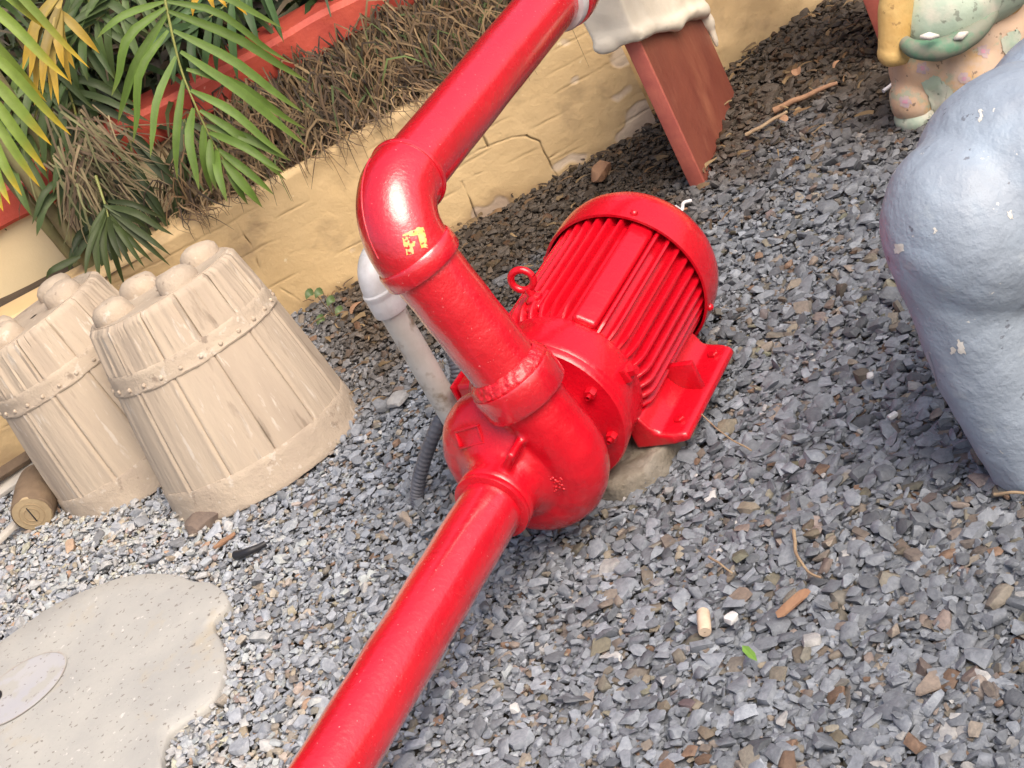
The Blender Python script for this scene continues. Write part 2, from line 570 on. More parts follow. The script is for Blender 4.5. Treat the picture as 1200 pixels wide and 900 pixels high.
# rear wall of the bed: cream face under a red coping
rwl = empty('rear_wall', (-0.6, 4.5, 0))
tag(rwl, 'cream garden wall with red painted coping behind the palm fronds', 'wall')
obj('wall_face', roughen(box(-3.4, 2.0, -0.02, 0.12, 0, 0.512, 0.004), 0.002, 5), m_cream, rwl, loc=(0, 0, 0))
gv, gf = [], []
ngx = 160
for i in range(ngx):
    x = -3.4 + 5.4 * i / (ngx - 1)
    for (yy, zz) in ((-0.045, 0.505), (-0.052, 0.515), (-0.052, 0.59), (-0.04, 0.605), (0.13, 0.605), (0.13, 0.505)):
        nn = mnoise.noise(Vector((x * 7, yy * 5, zz * 9)))
        gv.append((x, yy + 0.005 * nn, zz + 0.005 * nn))
for i in range(ngx - 1):
    for q in range(6):
        a, b = i * 6 + q, i * 6 + (q + 1) % 6
        gf.append((a, a + 6, b + 6, b))
gf.append(tuple(range(6)))
gf.append(tuple(reversed(range((ngx - 1) * 6, ngx * 6))))
obj('coping', (gv, gf), m_coping, rwl, sharp=35)
rwl.rotation_euler = (0, 0, rad(-1))

# soil of the planting bed and of the bank behind
def soil(name, x0, x1, y0, y1, z, amp):
    n1, n2 = 60, 24
    V = []
    for j in range(n2):
        for i in range(n1):
            x, y = x0 + (x1 - x0) * i / (n1 - 1), y0 + (y1 - y0) * j / (n2 - 1)
            V.append((x, y, z + amp * mnoise.noise(Vector((x * 5, y * 5, 1)))))
    F = [(j * n1 + i, j * n1 + i + 1, (j + 1) * n1 + i + 1, (j + 1) * n1 + i) for j in range(n2 - 1) for i in range(n1 - 1)]
    tag(obj(name, (V, F), m_soil), kind='structure')


soil('planting_bed', -2.6, 0.64, 4.2, 4.52, 0.335, 0.02)
soil('planted_bank', -14, 14, 4.58, 16, 0.52, 0.05)

# ------------------------------------------------------------------ gravel
def make_stone_variants(n):
    out = []
    for q in range(n):
        bm = bmesh.new()
        npt = random.choice((13, 15, 17, 19))
        dims = (1.0, random.uniform(0.48, 0.85), random.uniform(0.26, 0.5))
        for _ in range(npt):
            v = Vector((random.gauss(0, 1), random.gauss(0, 1), random.gauss(0, 1))).normalized()
            v = Vector([math.copysign(abs(c) ** 0.62, c) for c in v]) * random.uniform(0.92, 1.07)
            bm.verts.new((v.x * dims[0], v.y * dims[1], v.z * dims[2]))
        r = bmesh.ops.convex_hull(bm, input=bm.verts[:])
        bmesh.ops.delete(bm, geom=list({g for g in r['geom_interior'] + r['geom_unused'] if isinstance(g, bmesh.types.BMVert)}), context='VERTS')
        bm.verts.index_update()
        V = np.array([v.co[:] for v in bm.verts])
        F = np.array([[v.index for v in f.verts] for f in bm.faces])
        bm.free()
        out.append((V, F))
    return out


variants = make_stone_variants(80)
# the stretch of ground that the picture can see, with a margin
quad = [at_z(-140, 1040), at_z(1340, 1040), at_z(1340, -60), at_z(1000, -40), at_z(-120, 640)]
qp = np.array([(p.x, p.y) for p in quad])


def inside(x, y, poly):
    c = np.zeros(x.shape, bool)
    n = len(poly)
    for i in range(n):
        x1, y1 = poly[i]
        x2, y2 = poly[(i + 1) % n]
        c ^= ((y1 > y) != (y2 > y)) & (x < (x2 - x1) * (y - y1) / (y2 - y1 + 1e-12) + x1)
    return c


slab_px = [(-70, 792), (-30, 770), (0, 750), (40, 722), (70, 703), (100, 690), (135, 677), (170, 671), (205, 672), (225, 679), (245, 681), (258, 688), (266, 697),
           (267, 706), (260, 717), (251, 727), (250, 737), (258, 750), (263, 766), (262, 785), (256, 806), (246, 822), (232, 834), (214, 845), (200, 856), (193, 872),
           (189, 892), (188, 925), (150, 975), (60, 1010), (-60, 990), (-110, 900)]
slab_w = [at_z(x, y, 0.022) for x, y in slab_px]


def scatter(sp, z, smul, seed, frac=1.0):
    r = np.random.default_rng(seed)
    x0, y0 = qp.min(0)
    x1, y1 = qp.max(0)
    gx, gy = np.meshgrid(np.arange(x0, x1, sp), np.arange(y0, y1, sp * 0.9))
    gx[1::2] += sp / 2
    x = gx.ravel() + r.normal(0, sp * 0.28, gx.size)
    y = gy.ravel() + r.normal(0, sp * 0.28, gx.size)
    keep = inside(x, y, qp) & (r.random(x.size) < frac)
    keep &= ~inside(x, y, np.array([(p.x * 1.0, p.y) for p in slab_w]) * 0.985 + np.mean([(p.x, p.y) for p in slab_w], 0) * 0.015)
    yw = np.where(x < 0.64, 4.165 - 0.062 * (x + 0.1), 4.165 + (x - 0.6) * 0.2175)
    keep &= y < yw + 0.01
    return x[keep], y[keep], np.full(keep.sum(), z), np.full(keep.sum(), smul), r


def hash2(x, y, s, seed):
    return np.array([mnoise.noise(Vector((a * s, b * s, seed))) for a, b in zip(x, y)])


parts = [scatter(0.0150, -0.004, 1.0, 1), scatter(0.0165, 0.003, 1.0, 2), scatter(0.024, 0.010, 1.08, 3, 0.75), scatter(0.06, 0.013, 1.5, 4, 0.40), scatter(0.0150, 0.006, 0.46, 5, 0.75)]
x = np.concatenate([p[0] for p in parts])
y = np.concatenate([p[1] for p in parts])
z = np.concatenate([p[2] for p in parts])
sm = np.concatenate([p[3] for p in parts])
thin = (z < 0) | (sm < 0.5) | (rng.random(x.size) < 1 / (1 + 0.45 * np.clip((x * 0.55 - (y - 2.6) * 0.45 + 0.35) / 0.9, 0, 1)) ** 2)
x, y, z, sm = x[thin], y[thin], z[thin], sm[thin]
n = x.size
big = hash2(x, y, 2.2, 3.0)
mid = hash2(x, y, 9, 5.0)
# chips are coarser towards the right foreground, finer on the left
right = np.clip((x * 0.55 - (y - 2.6) * 0.45 + 0.35) / 0.9, 0, 1)
size = 0.0098 * sm * (0.86 + 0.62 * right) * np.exp(rng.normal(0, 0.32, n))
size = np.clip(size, 0.0032, 0.024)
z = z + 0.006 * mid + 0.012 * big
yaw = rng.random(n) * 6.283
tilt = np.abs(rng.normal(0, 0.42, n))
taz = rng.random(n) * 6.283
# colours: slate blue-greys with brown, tan, rusty and whitish chips
base = np.stack([rng.normal(0.262, 0.055, n)] * 3, 1)
base *= np.array([0.94, 1.0, 1.10])
u = rng.random(n)
warm = np.clip(0.12 + 0.16 * big, 0.03, 0.4)
brown = u < warm
base[brown] = (np.array([0.25, 0.21, 0.17]) * rng.uniform(0.6, 1.35, (n, 1)) + rng.normal(0, 0.008, (n, 3)))[brown]
rust = (u > 0.965) & (u < 0.980)
base[rust] = np.array([0.24, 0.15, 0.10]) * rng.uniform(0.7, 1.2, (n, 1))[rust]
pale = u > 0.988
base[pale] = (np.array([0.52, 0.50, 0.48]) * rng.uniform(0.6, 1.15, (n, 1)))[pale]
dark = (u > 0.80) & (u < 0.93)
base[dark] *= 0.68
# chips grow paler and slightly warmer towards the left; damp, earthy chips along the foot of the wall
left_pale = np.clip((-x - 0.15) / 0.7, 0, 1)
base = base * (1 + 0.75 * left_pale[:, None]) + left_pale[:, None] * np.array([0.055, 0.045, 0.035])
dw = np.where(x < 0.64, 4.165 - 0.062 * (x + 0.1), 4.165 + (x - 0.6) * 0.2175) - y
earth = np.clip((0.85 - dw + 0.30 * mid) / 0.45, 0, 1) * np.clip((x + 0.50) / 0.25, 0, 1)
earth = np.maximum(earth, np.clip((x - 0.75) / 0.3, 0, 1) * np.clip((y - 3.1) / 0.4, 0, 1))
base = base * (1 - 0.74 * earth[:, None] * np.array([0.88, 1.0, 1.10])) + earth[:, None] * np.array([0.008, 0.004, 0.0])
right_dark = np.clip((x * 0.8 - (y - 2.6) * 0.2 + 0.15) / 0.6, 0, 1)          # chip colours are darkened towards the right
base *= (1 - 0.24 * right_dark)[:, None] * np.array([0.97, 1.0, 1.04])
base = np.clip(base, 0.012, 0.50)
vid = rng.integers(0, len(variants), n)
Vs, Fs, Cs = [], [], []
off = 0
for q, (VV, FF) in enumerate(variants):
    I = np.nonzero(vid == q)[0]
    if not I.size: continue
    m = I.size
    P = VV[None] * size[I][:, None, None] * rng.uniform(0.85, 1.15, (m, 1, 3))
    c, s = np.cos(yaw[I]), np.sin(yaw[I])
    Px = P[..., 0] * c[:, None] - P[..., 1] * s[:, None]
    Py = P[..., 0] * s[:, None] + P[..., 1] * c[:, None]
    Pz = P[..., 2]
    # tilt about a horizontal axis at azimuth taz
    ax, ay = np.cos(taz[I])[:, None], np.sin(taz[I])[:, None]
    ct, st = np.cos(tilt[I])[:, None], np.sin(tilt[I])[:, None]
    dot = Px * ax + Py * ay
    qx, qy, qz = ay * Pz, -ax * Pz, ax * Py - ay * Px
    Rx = Px * ct + qx * st + ax * dot * (1 - ct)
    Ry = Py * ct + qy * st + ay * dot * (1 - ct)
    Rz = Pz * ct + qz * st
    G = np.stack([Rx + x[I][:, None], Ry + y[I][:, None], Rz + z[I][:, None]], -1)
    nv = VV.shape[0]
    Vs.append(G.reshape(-1, 3))
    Fs.append((FF[None] + (np.arange(m) * nv)[:, None, None]).reshape(-1, 3) + off)
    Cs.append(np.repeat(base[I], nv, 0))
    off += m * nv
Vs, Fs, Cs = np.concatenate(Vs), np.concatenate(Fs), np.concatenate(Cs)
me = bpy.data.meshes.new('gravel')
me.vertices.add(len(Vs))
me.vertices.foreach_set('co', Vs.astype(np.float32).ravel())
me.loops.add(Fs.size)
me.loops.foreach_set('vertex_index', Fs.astype(np.int32).ravel())
me.polygons.add(len(Fs))
me.polygons.foreach_set('loop_start', np.arange(0, Fs.size, 3, dtype=np.int32))
me.update(calc_edges=True)
me.polygons.foreach_set('use_smooth', np.ones(len(Fs), dtype=bool))
me.set_sharp_from_angle(angle=rad(42))
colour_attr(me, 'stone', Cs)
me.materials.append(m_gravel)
print('gravel stones', n, 'tris', len(Fs))
tag(link('gravel', me), 'crushed slate gravel covering the yard, grey with brown chips', 'gravel', kind='stuff')


# ------------------------------------------------------------------ red pump with motor and pipes
AX = rad(40.1)
PO = Vector((-0.044, 2.587, 0.0))
PH = 0.20                                   # shaft height
pump = empty('water_pump', PO, (0, 0, -AX))
tag(pump, 'glossy red electric water pump with ribbed motor and thick red pipes', 'pump')
LEAN = rad(-11.8)                            # the discharge leans a little to the left


def pm(*p): return Vector(p) + Vector((0, 0, PH))


def shift(VF): return [Vector(v) + Vector((0, 0, PH)) for v in VF[0]], VF[1]


# --- pump casing: spiral tube, disc, suction neck and discharge neck melted into one casting
RS = Matrix.Rotation(-LEAN, 4, 'Y').to_3x3()
RS = Matrix.Rotation(LEAN, 3, 'Y')


def lean(v): return RS @ Vector(v)


sp_pts, sp_r = [], []
for i in range(46):
    t = i / 45
    a = rad(62 + 298 * t)
    r = 0.046 + 0.016 * t
    rc = 0.099 - 0.001 * t
    sp_pts.append(lean((rc * math.cos(a), 0.0, rc * math.sin(a))))
    sp_r.append(r)
for zz, rr in ((0.04, 0.062), (0.08, 0.060), (0.12, 0.060), (0.165, 0.060)):
    sp_pts.append(lean((0.098, 0, zz)))
    sp_r.append(rr)
scroll = tube(sp_pts, sp_r, 28)
disc = lathe_y([(0.001, -0.055), (0.090, -0.058), (0.120, -0.040), (0.130, -0.01), (0.130, 0.04), (0.09, 0.05), (0.001, 0.05)], 48, True)
neck = lathe_y([(0.001, -0.118), (0.064, -0.118), (0.0645, -0.092), (0.070, -0.075), (0.088, -0.060), (0.098, -0.040), (0.098, 0), (0.001, 0)], 48, True)
web1 = xf(box(-0.007, 0.007, -0.108, 0.0, 0.05, 0.108, 0.003), Matrix.Rotation(rad(40), 4, 'Y'))
web2 = xf(box(-0.006, 0.006, -0.072, 0.0, 0.05, 0.120, 0.003), Matrix.Rotation(rad(-88), 4, 'Y'))
web3 = xf(box(-0.006, 0.006, -0.09, 0.0, 0.05, 0.11, 0.003), Matrix.Rotation(rad(150), 4, 'Y'))
rimb = xf(lathe([(0.001, 0.118), (0.066, 0.118), (0.069, 0.14), (0.069, 0.165), (0.001, 0.165)], 40, True), Matrix.Translation(lean((0.098, 0, 0))) @ RS.to_4x4())
cas = fuse(join(scroll, disc, neck, web1), 0.0042, 7, 0.5)
casing = obj('casing', shift(roughen(cas, 0.0012, 35, 2.0, 0.002, 9)), m_redcast, pump, sharp=None)
# suction mouth with a rolled lip
obj('suction_lip', shift(lathe_y([(0.0555, -0.139), (0.061, -0.1385), (0.0675, -0.136), (0.0685, -0.131), (0.0665, -0.1265), (0.0660, -0.124), (0.0680, -0.121), (0.0680, -0.113), (0.060, -0.111)], 48)), m_redcast, casing)
# raised maker's pad and rough cast mark
hp_, hn_ = hit(casing, 550, 512)
ax_ = (Vector((1, 0, 0.15)) - hn_ * Vector((1, 0, 0.15)).dot(hn_)).normalized()
padm = Matrix.Translation(hp_) @ Matrix((ax_, -hn_, ax_.cross(-hn_))).transposed().to_4x4() @ Matrix.Diagonal((0.8, 1, 0.85, 1))
pf = [box(-0.038, 0.038, -0.003, 0.004, 0.015, 0.020, 0.0012), box(-0.038, 0.038, -0.003, 0.004, -0.020, -0.015, 0.0012),
      box(-0.038, -0.033, -0.003, 0.004, -0.0148, 0.0148, 0.0012), box(0.033, 0.038, -0.003, 0.004, -0.0148, 0.0148, 0.0012)]
obj('cast_frame', xf(join(*pf), padm), m_redcast, casing)
mk = []
for i in range(26):
    mk.append(sphere((random.uniform(-0.012, 0.012), 0, random.uniform(-0.018, 0.018)), (0.003, 0.0025, 0.003), 8, 6))
hp_, hn_ = hit(casing, 652, 567)
ax_ = (Vector((1, 0, -0.3)) - hn_ * Vector((1, 0, -0.3)).dot(hn_)).normalized()
mkm = Matrix.Translation(hp_) @ Matrix((ax_, -hn_, ax_.cross(-hn_))).transposed().to_4x4()
obj('cast_mark', xf(join(*mk), mkm), m_redweld, casing)
for (a, rr, yy) in ((rad(-66), 0.096, -0.046),):
    obj('drain_plug', shift(xf(lathe_y([(0.001, -0.010), (0.009, -0.010), (0.010, -0.008), (0.011, 0.02)], 20), Matrix.Translation((rr * math.cos(a), yy, rr * math.sin(a))))), m_redcast, casing)

# --- collar, weld bead, riser, elbow, outgoing pipe
L0 = Matrix.Translation(pm(0, 0, 0)) @ RS.to_4x4() @ Matrix.Translation((0.098, 0, 0))
obj('discharge_collar', xf(roughen(lathe([(0.055, 0.100), (0.074, 0.102), (0.0775, 0.108), (0.0775, 0.150), (0.076, 0.155), (0.058, 0.157)], 56), 0.0008, 30), L0), m_red, pump)
wb = lathe([(0.0600, 0.178), (0.0635, 0.1765), (0.0665, 0.172), (0.0695, 0.168), (0.0705, 0.164), (0.0730, 0.161), (0.0740, 0.157), (0.0730, 0.154)], 200)
obj('weld_bead', xf(roughen(wb, 0.0022, 95, 2, 0.0016, 210), L0), m_redweld, pump, sharp=None)
ZR = 0.412                                   # riser top, from shaft, along its own line
riser = []
for i in range(15):
    riser.append((0.0605 + 0.0006 * math.sin(i * 1.7), 0.150 + (ZR - 0.150) * i / 14))
obj('riser_pipe', xf(roughen(lathe(riser, 64), 0.0008, 22, 5), L0), m_red, pump)
PT = L0 @ Vector((0, 0, ZR))                  # top of the riser, local coordinates of the pump
up_dir = (RS @ Vector((0, 0, 1))).normalized()
BR = 0.092
b0 = PT + up_dir * 0.005


def arc(tt):                                  # quarter turn from the riser line into the +y direction
    a = tt * math.pi / 2
    return b0 + up_dir * (BR * math.sin(a)) + Vector((0, 1, 0)) * (BR * (1 - math.cos(a)))


bp = [arc(i / 20) for i in range(21)]
elbow = obj('elbow', roughen(tube([b0 - up_dir * 0.006] + bp + [bp[-1] + Vector((0, 0.012, 0))], 0.0665, 56, False), 0.0007, 25, 8), m_red, pump, sharp=None)
mr = Matrix.Translation(b0) @ RS.to_4x4()
obj('elbow_rim', xf(lathe([(0.058, -0.030), (0.0685, -0.029), (0.0712, -0.024), (0.0712, 0.000), (0.0690, 0.004), (0.060, 0.006)], 56), mr), m_red, elbow)
me_ = Matrix.Translation(bp[-1]) @ YROT
obj('elbow_rim', xf(lathe([(0.060, 0.004), (0.0680, 0.006), (0.0692, 0.011), (0.0680, 0.016), (0.055, 0.017)], 56), me_), m_red, elbow)
# mould seam along the outer side of the elbow
sm_pts = []
side = Vector((1, 0, 0))
for i in range(3, 19):
    a = i / 20 * math.pi / 2
    outw = (up_dir * math.sin(a) - Vector((0, 1, 0)) * math.cos(a)).normalized()
    d = (outw * 0.35 - side * 0.94).normalized()
    d = (outw * 0.985 - side * 0.17).normalized()
    sm_pts.append(arc(i / 20) + d * 0.0663)
obj('mould_seam', tube(sm_pts, 0.0016, 8), m_red, elbow)
# worn yellow lettering on the elbow
lets = []
a = 0.24 * math.pi / 2
outw = (up_dir * math.sin(a) - Vector((0, 1, 0)) * math.cos(a)).normalized()
tang = (up_dir * math.cos(a) + Vector((0, 1, 0)) * math.sin(a)).normalized()


def painted(o, quads, lift=0.0009, nn=6, warp=1.4):
    """thin paint laid on object o: quads of picture points, followed onto its surface"""
    V, F = [], []
    for q in quads:
        k = len(V)
        for j in range(nn):
            for i in range(nn):
                fu, fv = i / (nn - 1), j / (nn - 1)
                px = (q[0][0] * (1 - fu) + q[1][0] * fu) * (1 - fv) + (q[3][0] * (1 - fu) + q[2][0] * fu) * fv
                py = (q[0][1] * (1 - fu) + q[1][1] * fu) * (1 - fv) + (q[3][1] * (1 - fu) + q[2][1] * fu) * fv
                px += warp * mnoise.noise(Vector((px * 0.35, py * 0.35, 1.0)))
                py += warp * mnoise.noise(Vector((px * 0.35, py * 0.35, 5.0)))
                p, nn_ = hit(o, px, py)
                V.append(p + nn_ * lift if p else None)
        F += [(k + j * nn + i, k + j * nn + i + 1, k + (j + 1) * nn + i + 1, k + (j + 1) * nn + i) for j in range(nn - 1) for i in range(nn - 1)]
    F = [f for f in F if all(V[i] is not None for i in f)]
    V = [v if v is not None else Vector() for v in V]
    return V, F


obj('yellow_mark', painted(elbow, [[(471, 279), (480, 277), (485, 297), (477, 299)], [(471, 275), (488, 268), (491, 276), (474, 277)], [(487, 267), (496, 266), (502, 290), (494, 291)], [(480, 283), (486, 282), (487, 288), (482, 289)]]), m_yellowpaint, elbow, smooth=False)
pe = bp[-1] + Vector((0, 0.010, 0))
outp = [(0.0565 + 0.0004 * math.sin(i * 2.1), 1.25 * i / 20) for i in range(21)]
obj('outgoing_pipe', xf(roughen(lathe(outp, 56), 0.0006, 18, 3), Matrix.Translation(pe) @ YROT), m_red, pump)
cp = obj('pipe_coupling', xf(lathe([(0.056, 0.50), (0.066, 0.502), (0.070, 0.508), (0.070, 0.520), (0.066, 0.524), (0.057, 0.526)], 48), Matrix.Translation(pe + Vector((0, 0.12, 0))) @ YROT), m_pvcfit, pump)
obj('pipe_coupling', xf(lathe([(0.057, 0.527), (0.074, 0.528), (0.076, 0.535), (0.076, 0.565), (0.072, 0.57), (0.057, 0.572)], 48), Matrix.Translation(pe + Vector((0, 0.12, 0))) @ YROT), m_red, pump)
suc = [(0.0560 + 0.0005 * math.sin(i * 1.9), -1.30 + 1.175 * i / 30) for i in range(31)]
obj('suction_pipe', shift(roughen(lathe_y(suc, 64), 0.0007, 20, 9)), m_red, pump)

# --- bracket between pump and motor
obj('bracket', shift(lathe_y([(0.07, 0.04), (0.075, 0.06), (0.085, 0.085), (0.11, 0.10), (0.150, 0.106), (0.153, 0.110), (0.153, 0.122), (0.150, 0.125), (0.10, 0.126)], 64)), m_redcast, pump)
for i in range(8):
    a = rad(20 + 45 * i)
    o = obj('bracket_bolt', shift(xf(join(lathe_y([(0.001, -0.014), (0.0095, -0.014), (0.0105, -0.012), (0.0105, 0.0)], 6), lathe_y([(0.0045, -0.022), (0.0045, -0.01)], 10)),
        Matrix.Translation((0.128 * math.cos(a), 0.104, 0.128 * math.sin(a))))), m_redbolt, pump, sharp=25)

# --- motor
motor = obj('motor_body', shift(lathe_y([(0.09, 0.124), (0.149, 0.126), (0.151, 0.130), (0.151, 0.138), (0.1475, 0.142), (0.147, 0.205), (0.143, 0.212), (0.140, 0.22),
                                         (0.140, 0.54), (0.10, 0.55)], 72)), m_redcast, pump)
# ribs: tapered blades with rounded run-out at the front
def fin_shape(y0, y1, h):
    V, F = [], []
    prof = [(y0, 0.0), (y0 + 0.010, h * 0.45), (y0 + 0.022, h * 0.85), (y0 + 0.038, h), (y1, h)]
    for (yy, hh) in prof:
        for (xx, zz) in ((-0.0068, -0.006), (-0.0040, hh - 0.001), (-0.0022, hh + 0.0016), (0.0022, hh + 0.0016), (0.0040, hh - 0.001), (0.0068, -0.006)):
            V.append((xx, yy, 0.140 + zz))
    for i in range(len(prof) - 1):
        for q in range(5):
            a = i * 6 + q
            F.append((a, a + 6, a + 7, a + 1))
    e = (len(prof) - 1) * 6
    F.append(tuple(range(6)))
    F.append(tuple(e + q for q in reversed(range(6))))
    return V, F


fin_me = mesh('cooling_fin', *fin_shape(0.208, 0.535, 0.0165), m_redcast, True, 30)
PADA = 38                                      # centre angle of the flat terminal pad, degrees from straight up towards +x
for i in range(34):
    deg = -150 + 300 * i / 33
    if abs(deg - PADA) < 11: continue
    link('cooling_fin', fin_me, motor, (0, 0, PH), (0, rad(deg), 0))
padv = box(-0.024, 0.024, 0.212, 0.53, 0.1335, 0.1545, 0.0095, 4)
obj('flat_rib_pad', shift(xf(padv, Matrix.Rotation(rad(PADA), 4, 'Y'))), m_redcast, motor)
# fan cover
cover = obj('fan_cover', shift(lathe_y([(0.163, 0.505), (0.1685, 0.505), (0.1692, 0.509), (0.1695, 0.550), (0.1680, 0.570), (0.163, 0.590), (0.153, 0.609), (0.137, 0.624), (0.115, 0.635), (0.085, 0.642), (0.045, 0.646), (0.001, 0.647)], 96)), m_redcast, pump)
obj('cover_lining', shift(lathe_y([(0.163, 0.506), (0.163, 0.58), (0.10, 0.60)], 64)), m_redcast, cover)
for i in range(4):
    a = rad(30 + 90 * i)
    obj('cover_screw', shift(sphere((0.1690 * math.sin(a), 0.520, 0.1690 * math.cos(a)), (0.008, 0.008, 0.008), 12, 8)), m_redcast, cover)
# lifting eye on top
eye = []
ring = [(0.021 * math.cos(q / 28 * 6.2832), 0.021 * math.sin(q / 28 * 6.2832), 0) for q in range(29)]
er = tube(ring, 0.0068, 14, False)
EYEM = Matrix.Rotation(rad(-7), 4, 'Y') @ Matrix.Translation((0, 0.262, 0.197)) @ Matrix.Rotation(rad(90), 4, 'X') @ Matrix.Rotation(rad(12), 4, 'Y')
shank = xf(lathe([(0.001, 0.150), (0.0165, 0.150), (0.0165, 0.158), (0.009, 0.164), (0.0085, 0.180)], 20), Matrix.Rotation(rad(-7), 4, 'Y') @ Matrix.Translation((0, 0.262, 0)))
obj('lifting_eye', shift(join(xf(er, EYEM), shank)), m_redcast, pump)
obj('eye_boss', shift(xf(box(-0.02, 0.02, 0.235, 0.29, 0.135, 0.1525, 0.006, 3), Matrix.Rotation(rad(-7), 4, 'Y'))), m_redcast, motor)
# grease fitting on the smooth front band
gm = Matrix.Rotation(rad(82), 4, 'Y')
obj('grease_plug', shift(xf(join(box(-0.014, 0.014, 0.165, 0.195, 0.140, 0.1585, 0.002), xf(lathe([(0.001, 0.172), (0.0095, 0.172), (0.0105, 0.168), (0.0105, 0.15)], 6), Matrix.Translation((0, 0.180, 0)))), gm)), m_redbolt, motor, sharp=25)
# terminal box on the far side
tb = obj('terminal_box', shift(box(-0.205, -0.125, 0.16, 0.29, -0.055, 0.055, 0.010, 3)), m_redcast, pump)
obj('box_lid', shift(box(-0.214, -0.206, 0.157, 0.293, -0.058, 0.058, 0.004, 2)), m_redcast, tb)
# feet
for s in (1, -1):
    sec = [(0.085, -0.09), (0.118, -0.085), (0.130, -0.112), (0.145, -0.128), (0.190, -0.136), (0.194, -0.141), (0.194, -0.155), (0.085, -0.155)]
    V, F = [], []
    stations = [(0.188, 0.75), (0.195, 1.0), (0.285, 1.0), (0.30, 1.0), (0.36, 1.0), (0.375, 1.0), (0.455, 1.0), (0.466, 0.8)]
    for (yy, kx) in stations:
        for (a, b) in sec: V.append((s * (0.085 + (a - 0.085) * (kx if a > 0.13 else 1)), yy, b))
    ns = len(sec)
    for i in range(len(stations) - 1):
        for q in range(ns):
            a, b = i * ns + q, i * ns + (q + 1) % ns
            f = (a, a + ns, b + ns, b)
            F.append(f if s > 0 else tuple(reversed(f)))
    F.append(tuple(range(ns)) if s > 0 else tuple(reversed(range(ns))))
    e = (len(stations) - 1) * ns
    F.append(tuple(e + q for q in (reversed(range(ns)) if s > 0 else range(ns))))
    foot = obj('mounting_foot', shift(fuse((V, F), 0.0042, 4)), m_redcast, pump, sharp=None)
    for yy in (0.318, 0.345):
        pass
    rb = obj('foot_rib', shift(xf(box(0.10, 0.182, 0.322, 0.336, -0.14, -0.075, 0.003), Matrix.Diagonal((s, 1, 1, 1)))), m_redcast, foot)
    for yy in (0.232, 0.425):
        obj('foot_bolt', shift(xf(join(lathe([(0.001, -0.121), (0.009, -0.121), (0.0105, -0.123), (0.0105, -0.131)], 6), lathe([(0.016, -0.130), (0.017, -0.132), (0.017, -0.140)], 20)),
            Matrix.Translation((s * 0.168, yy, -0.004)))), m_redbolt, foot, sharp=25)

# concrete plinth under the motor
pl = prism([(-0.17, 0.14), (-0.06, 0.10), (0.07, 0.095), (0.125, 0.13), (0.145, 0.20), (0.150, 0.30), (0.155, 0.45), (0.10, 0.49), (-0.16, 0.48)], -0.03, 0.043)
bm = bmesh.new()
vv = [bm.verts.new(v) for v in pl[0]]
for f in pl[1]: bm.faces.new([vv[i] for i in f])
bmesh.ops.bevel(bm, geom=bm.edges[:], offset=0.012, segments=2, affect='EDGES', profile=0.5)
bmesh.ops.triangulate(bm, faces=bm.faces[:])
for _ in range(4):
    bmesh.ops.subdivide_edges(bm, edges=[e for e in bm.edges if e.calc_length() > 0.025], cuts=1, use_grid_fill=True)
    bmesh.ops.triangulate(bm, faces=bm.faces[:])
bm.verts.index_update()
plv = [v.co.copy() for v in bm.verts], [tuple(v.index for v in f.verts) for f in bm.faces]
bm.free()
o = obj('concrete_plinth', roughen(plv, 0.010, 14, 3, 0.006, 45), m_pad, None, sharp=None, loc=PO, rot=(0, 0, -AX))
for v in o.data.vertices: v.co.z = min(v.co.z, 0.0445)
tag(o, 'rough grey concrete plinth under the red motor', 'plinth')

# ------------------------------------------------------------------ white plastic pipe and grey conduit behind the pump
pv0 = at_z(579, 570, 0.0)
pvt = None
best = 9e9
for i in range(200):                           # height at which the upright pipe reaches its elbow
    zz = 0.15 + i * 0.003
    d = np.array(pv0) + np.array([0, 0, zz]) - np.array([0, 0, CAMH])
    dep_ = d @ cF
    px = (600 + FPX * (d @ cX) / dep_, 450 - FPX * (d @ cY) / dep_)
    e = (px[1] - 345) ** 2
    if e < best: best, pvt, ppx = e, zz, px
print('pvc top', pvt, ppx)
pvc = empty('plastic_pipe', pv0)
tag(pvc, 'white plastic pipe with rounded elbow behind the red riser pipe', 'pipe')
obj('pipe', roughen(tube([(0, 0, -0.02 + (pvt + 0.02) * i / 12) for i in range(13)], 0.0255, 32), 0.0006, 12), m_pvc, pvc, sharp=50)
el = []
dirb = Vector((0.55, 0.83, 0)).normalized()
for i in range(13):
    a = i / 12 * math.pi / 2
    el.append(Vector((0, 0, pvt + 0.012)) + Vector((0, 0, 1)) * (0.042 * math.sin(a)) + dirb * (0.042 * (1 - math.cos(a))))
el = [Vector((0, 0, pvt))] + el + [el[-1] + dirb * 0.03]
pel = obj('pipe_elbow', roughen(tube(el, 0.031, 32), 0.0012, 30), m_pvcfit, pvc, sharp=60)
obj('elbow_socket', lathe([(0.026, pvt - 0.036), (0.0325, pvt - 0.035), (0.034, pvt - 0.030), (0.034, pvt - 0.004), (0.0335, pvt - 0.001), (0.0335, pvt + 0.004), (0.035, pvt + 0.008), (0.0345, pvt + 0.013), (0.030, pvt + 0.016)], 40), m_pvcfit, pel)

cpts = [at_z(490, 596, -0.01), at_z(489, 574, 0.03), at_z(497, 540, 0.09), at_z(512, 500, 0.16), at_z(528, 468, 0.19), at_z(536, 440, 0.235), at_z(528, 408, 0.275), at_z(515, 385, 0.29), at_z(520, 370, 0.25), at_z(545, 365, 0.15), at_z(570, 370, 0.02)]
cs = spline(cpts, 220)
cr = [0.0145 if i % 3 else 0.0118 for i in range(220)]
tag(obj('corrugated_conduit', tube(cs, cr, 16), m_conduit, sharp=70), 'dark grey corrugated conduit curling up behind the pump casing', 'conduit')

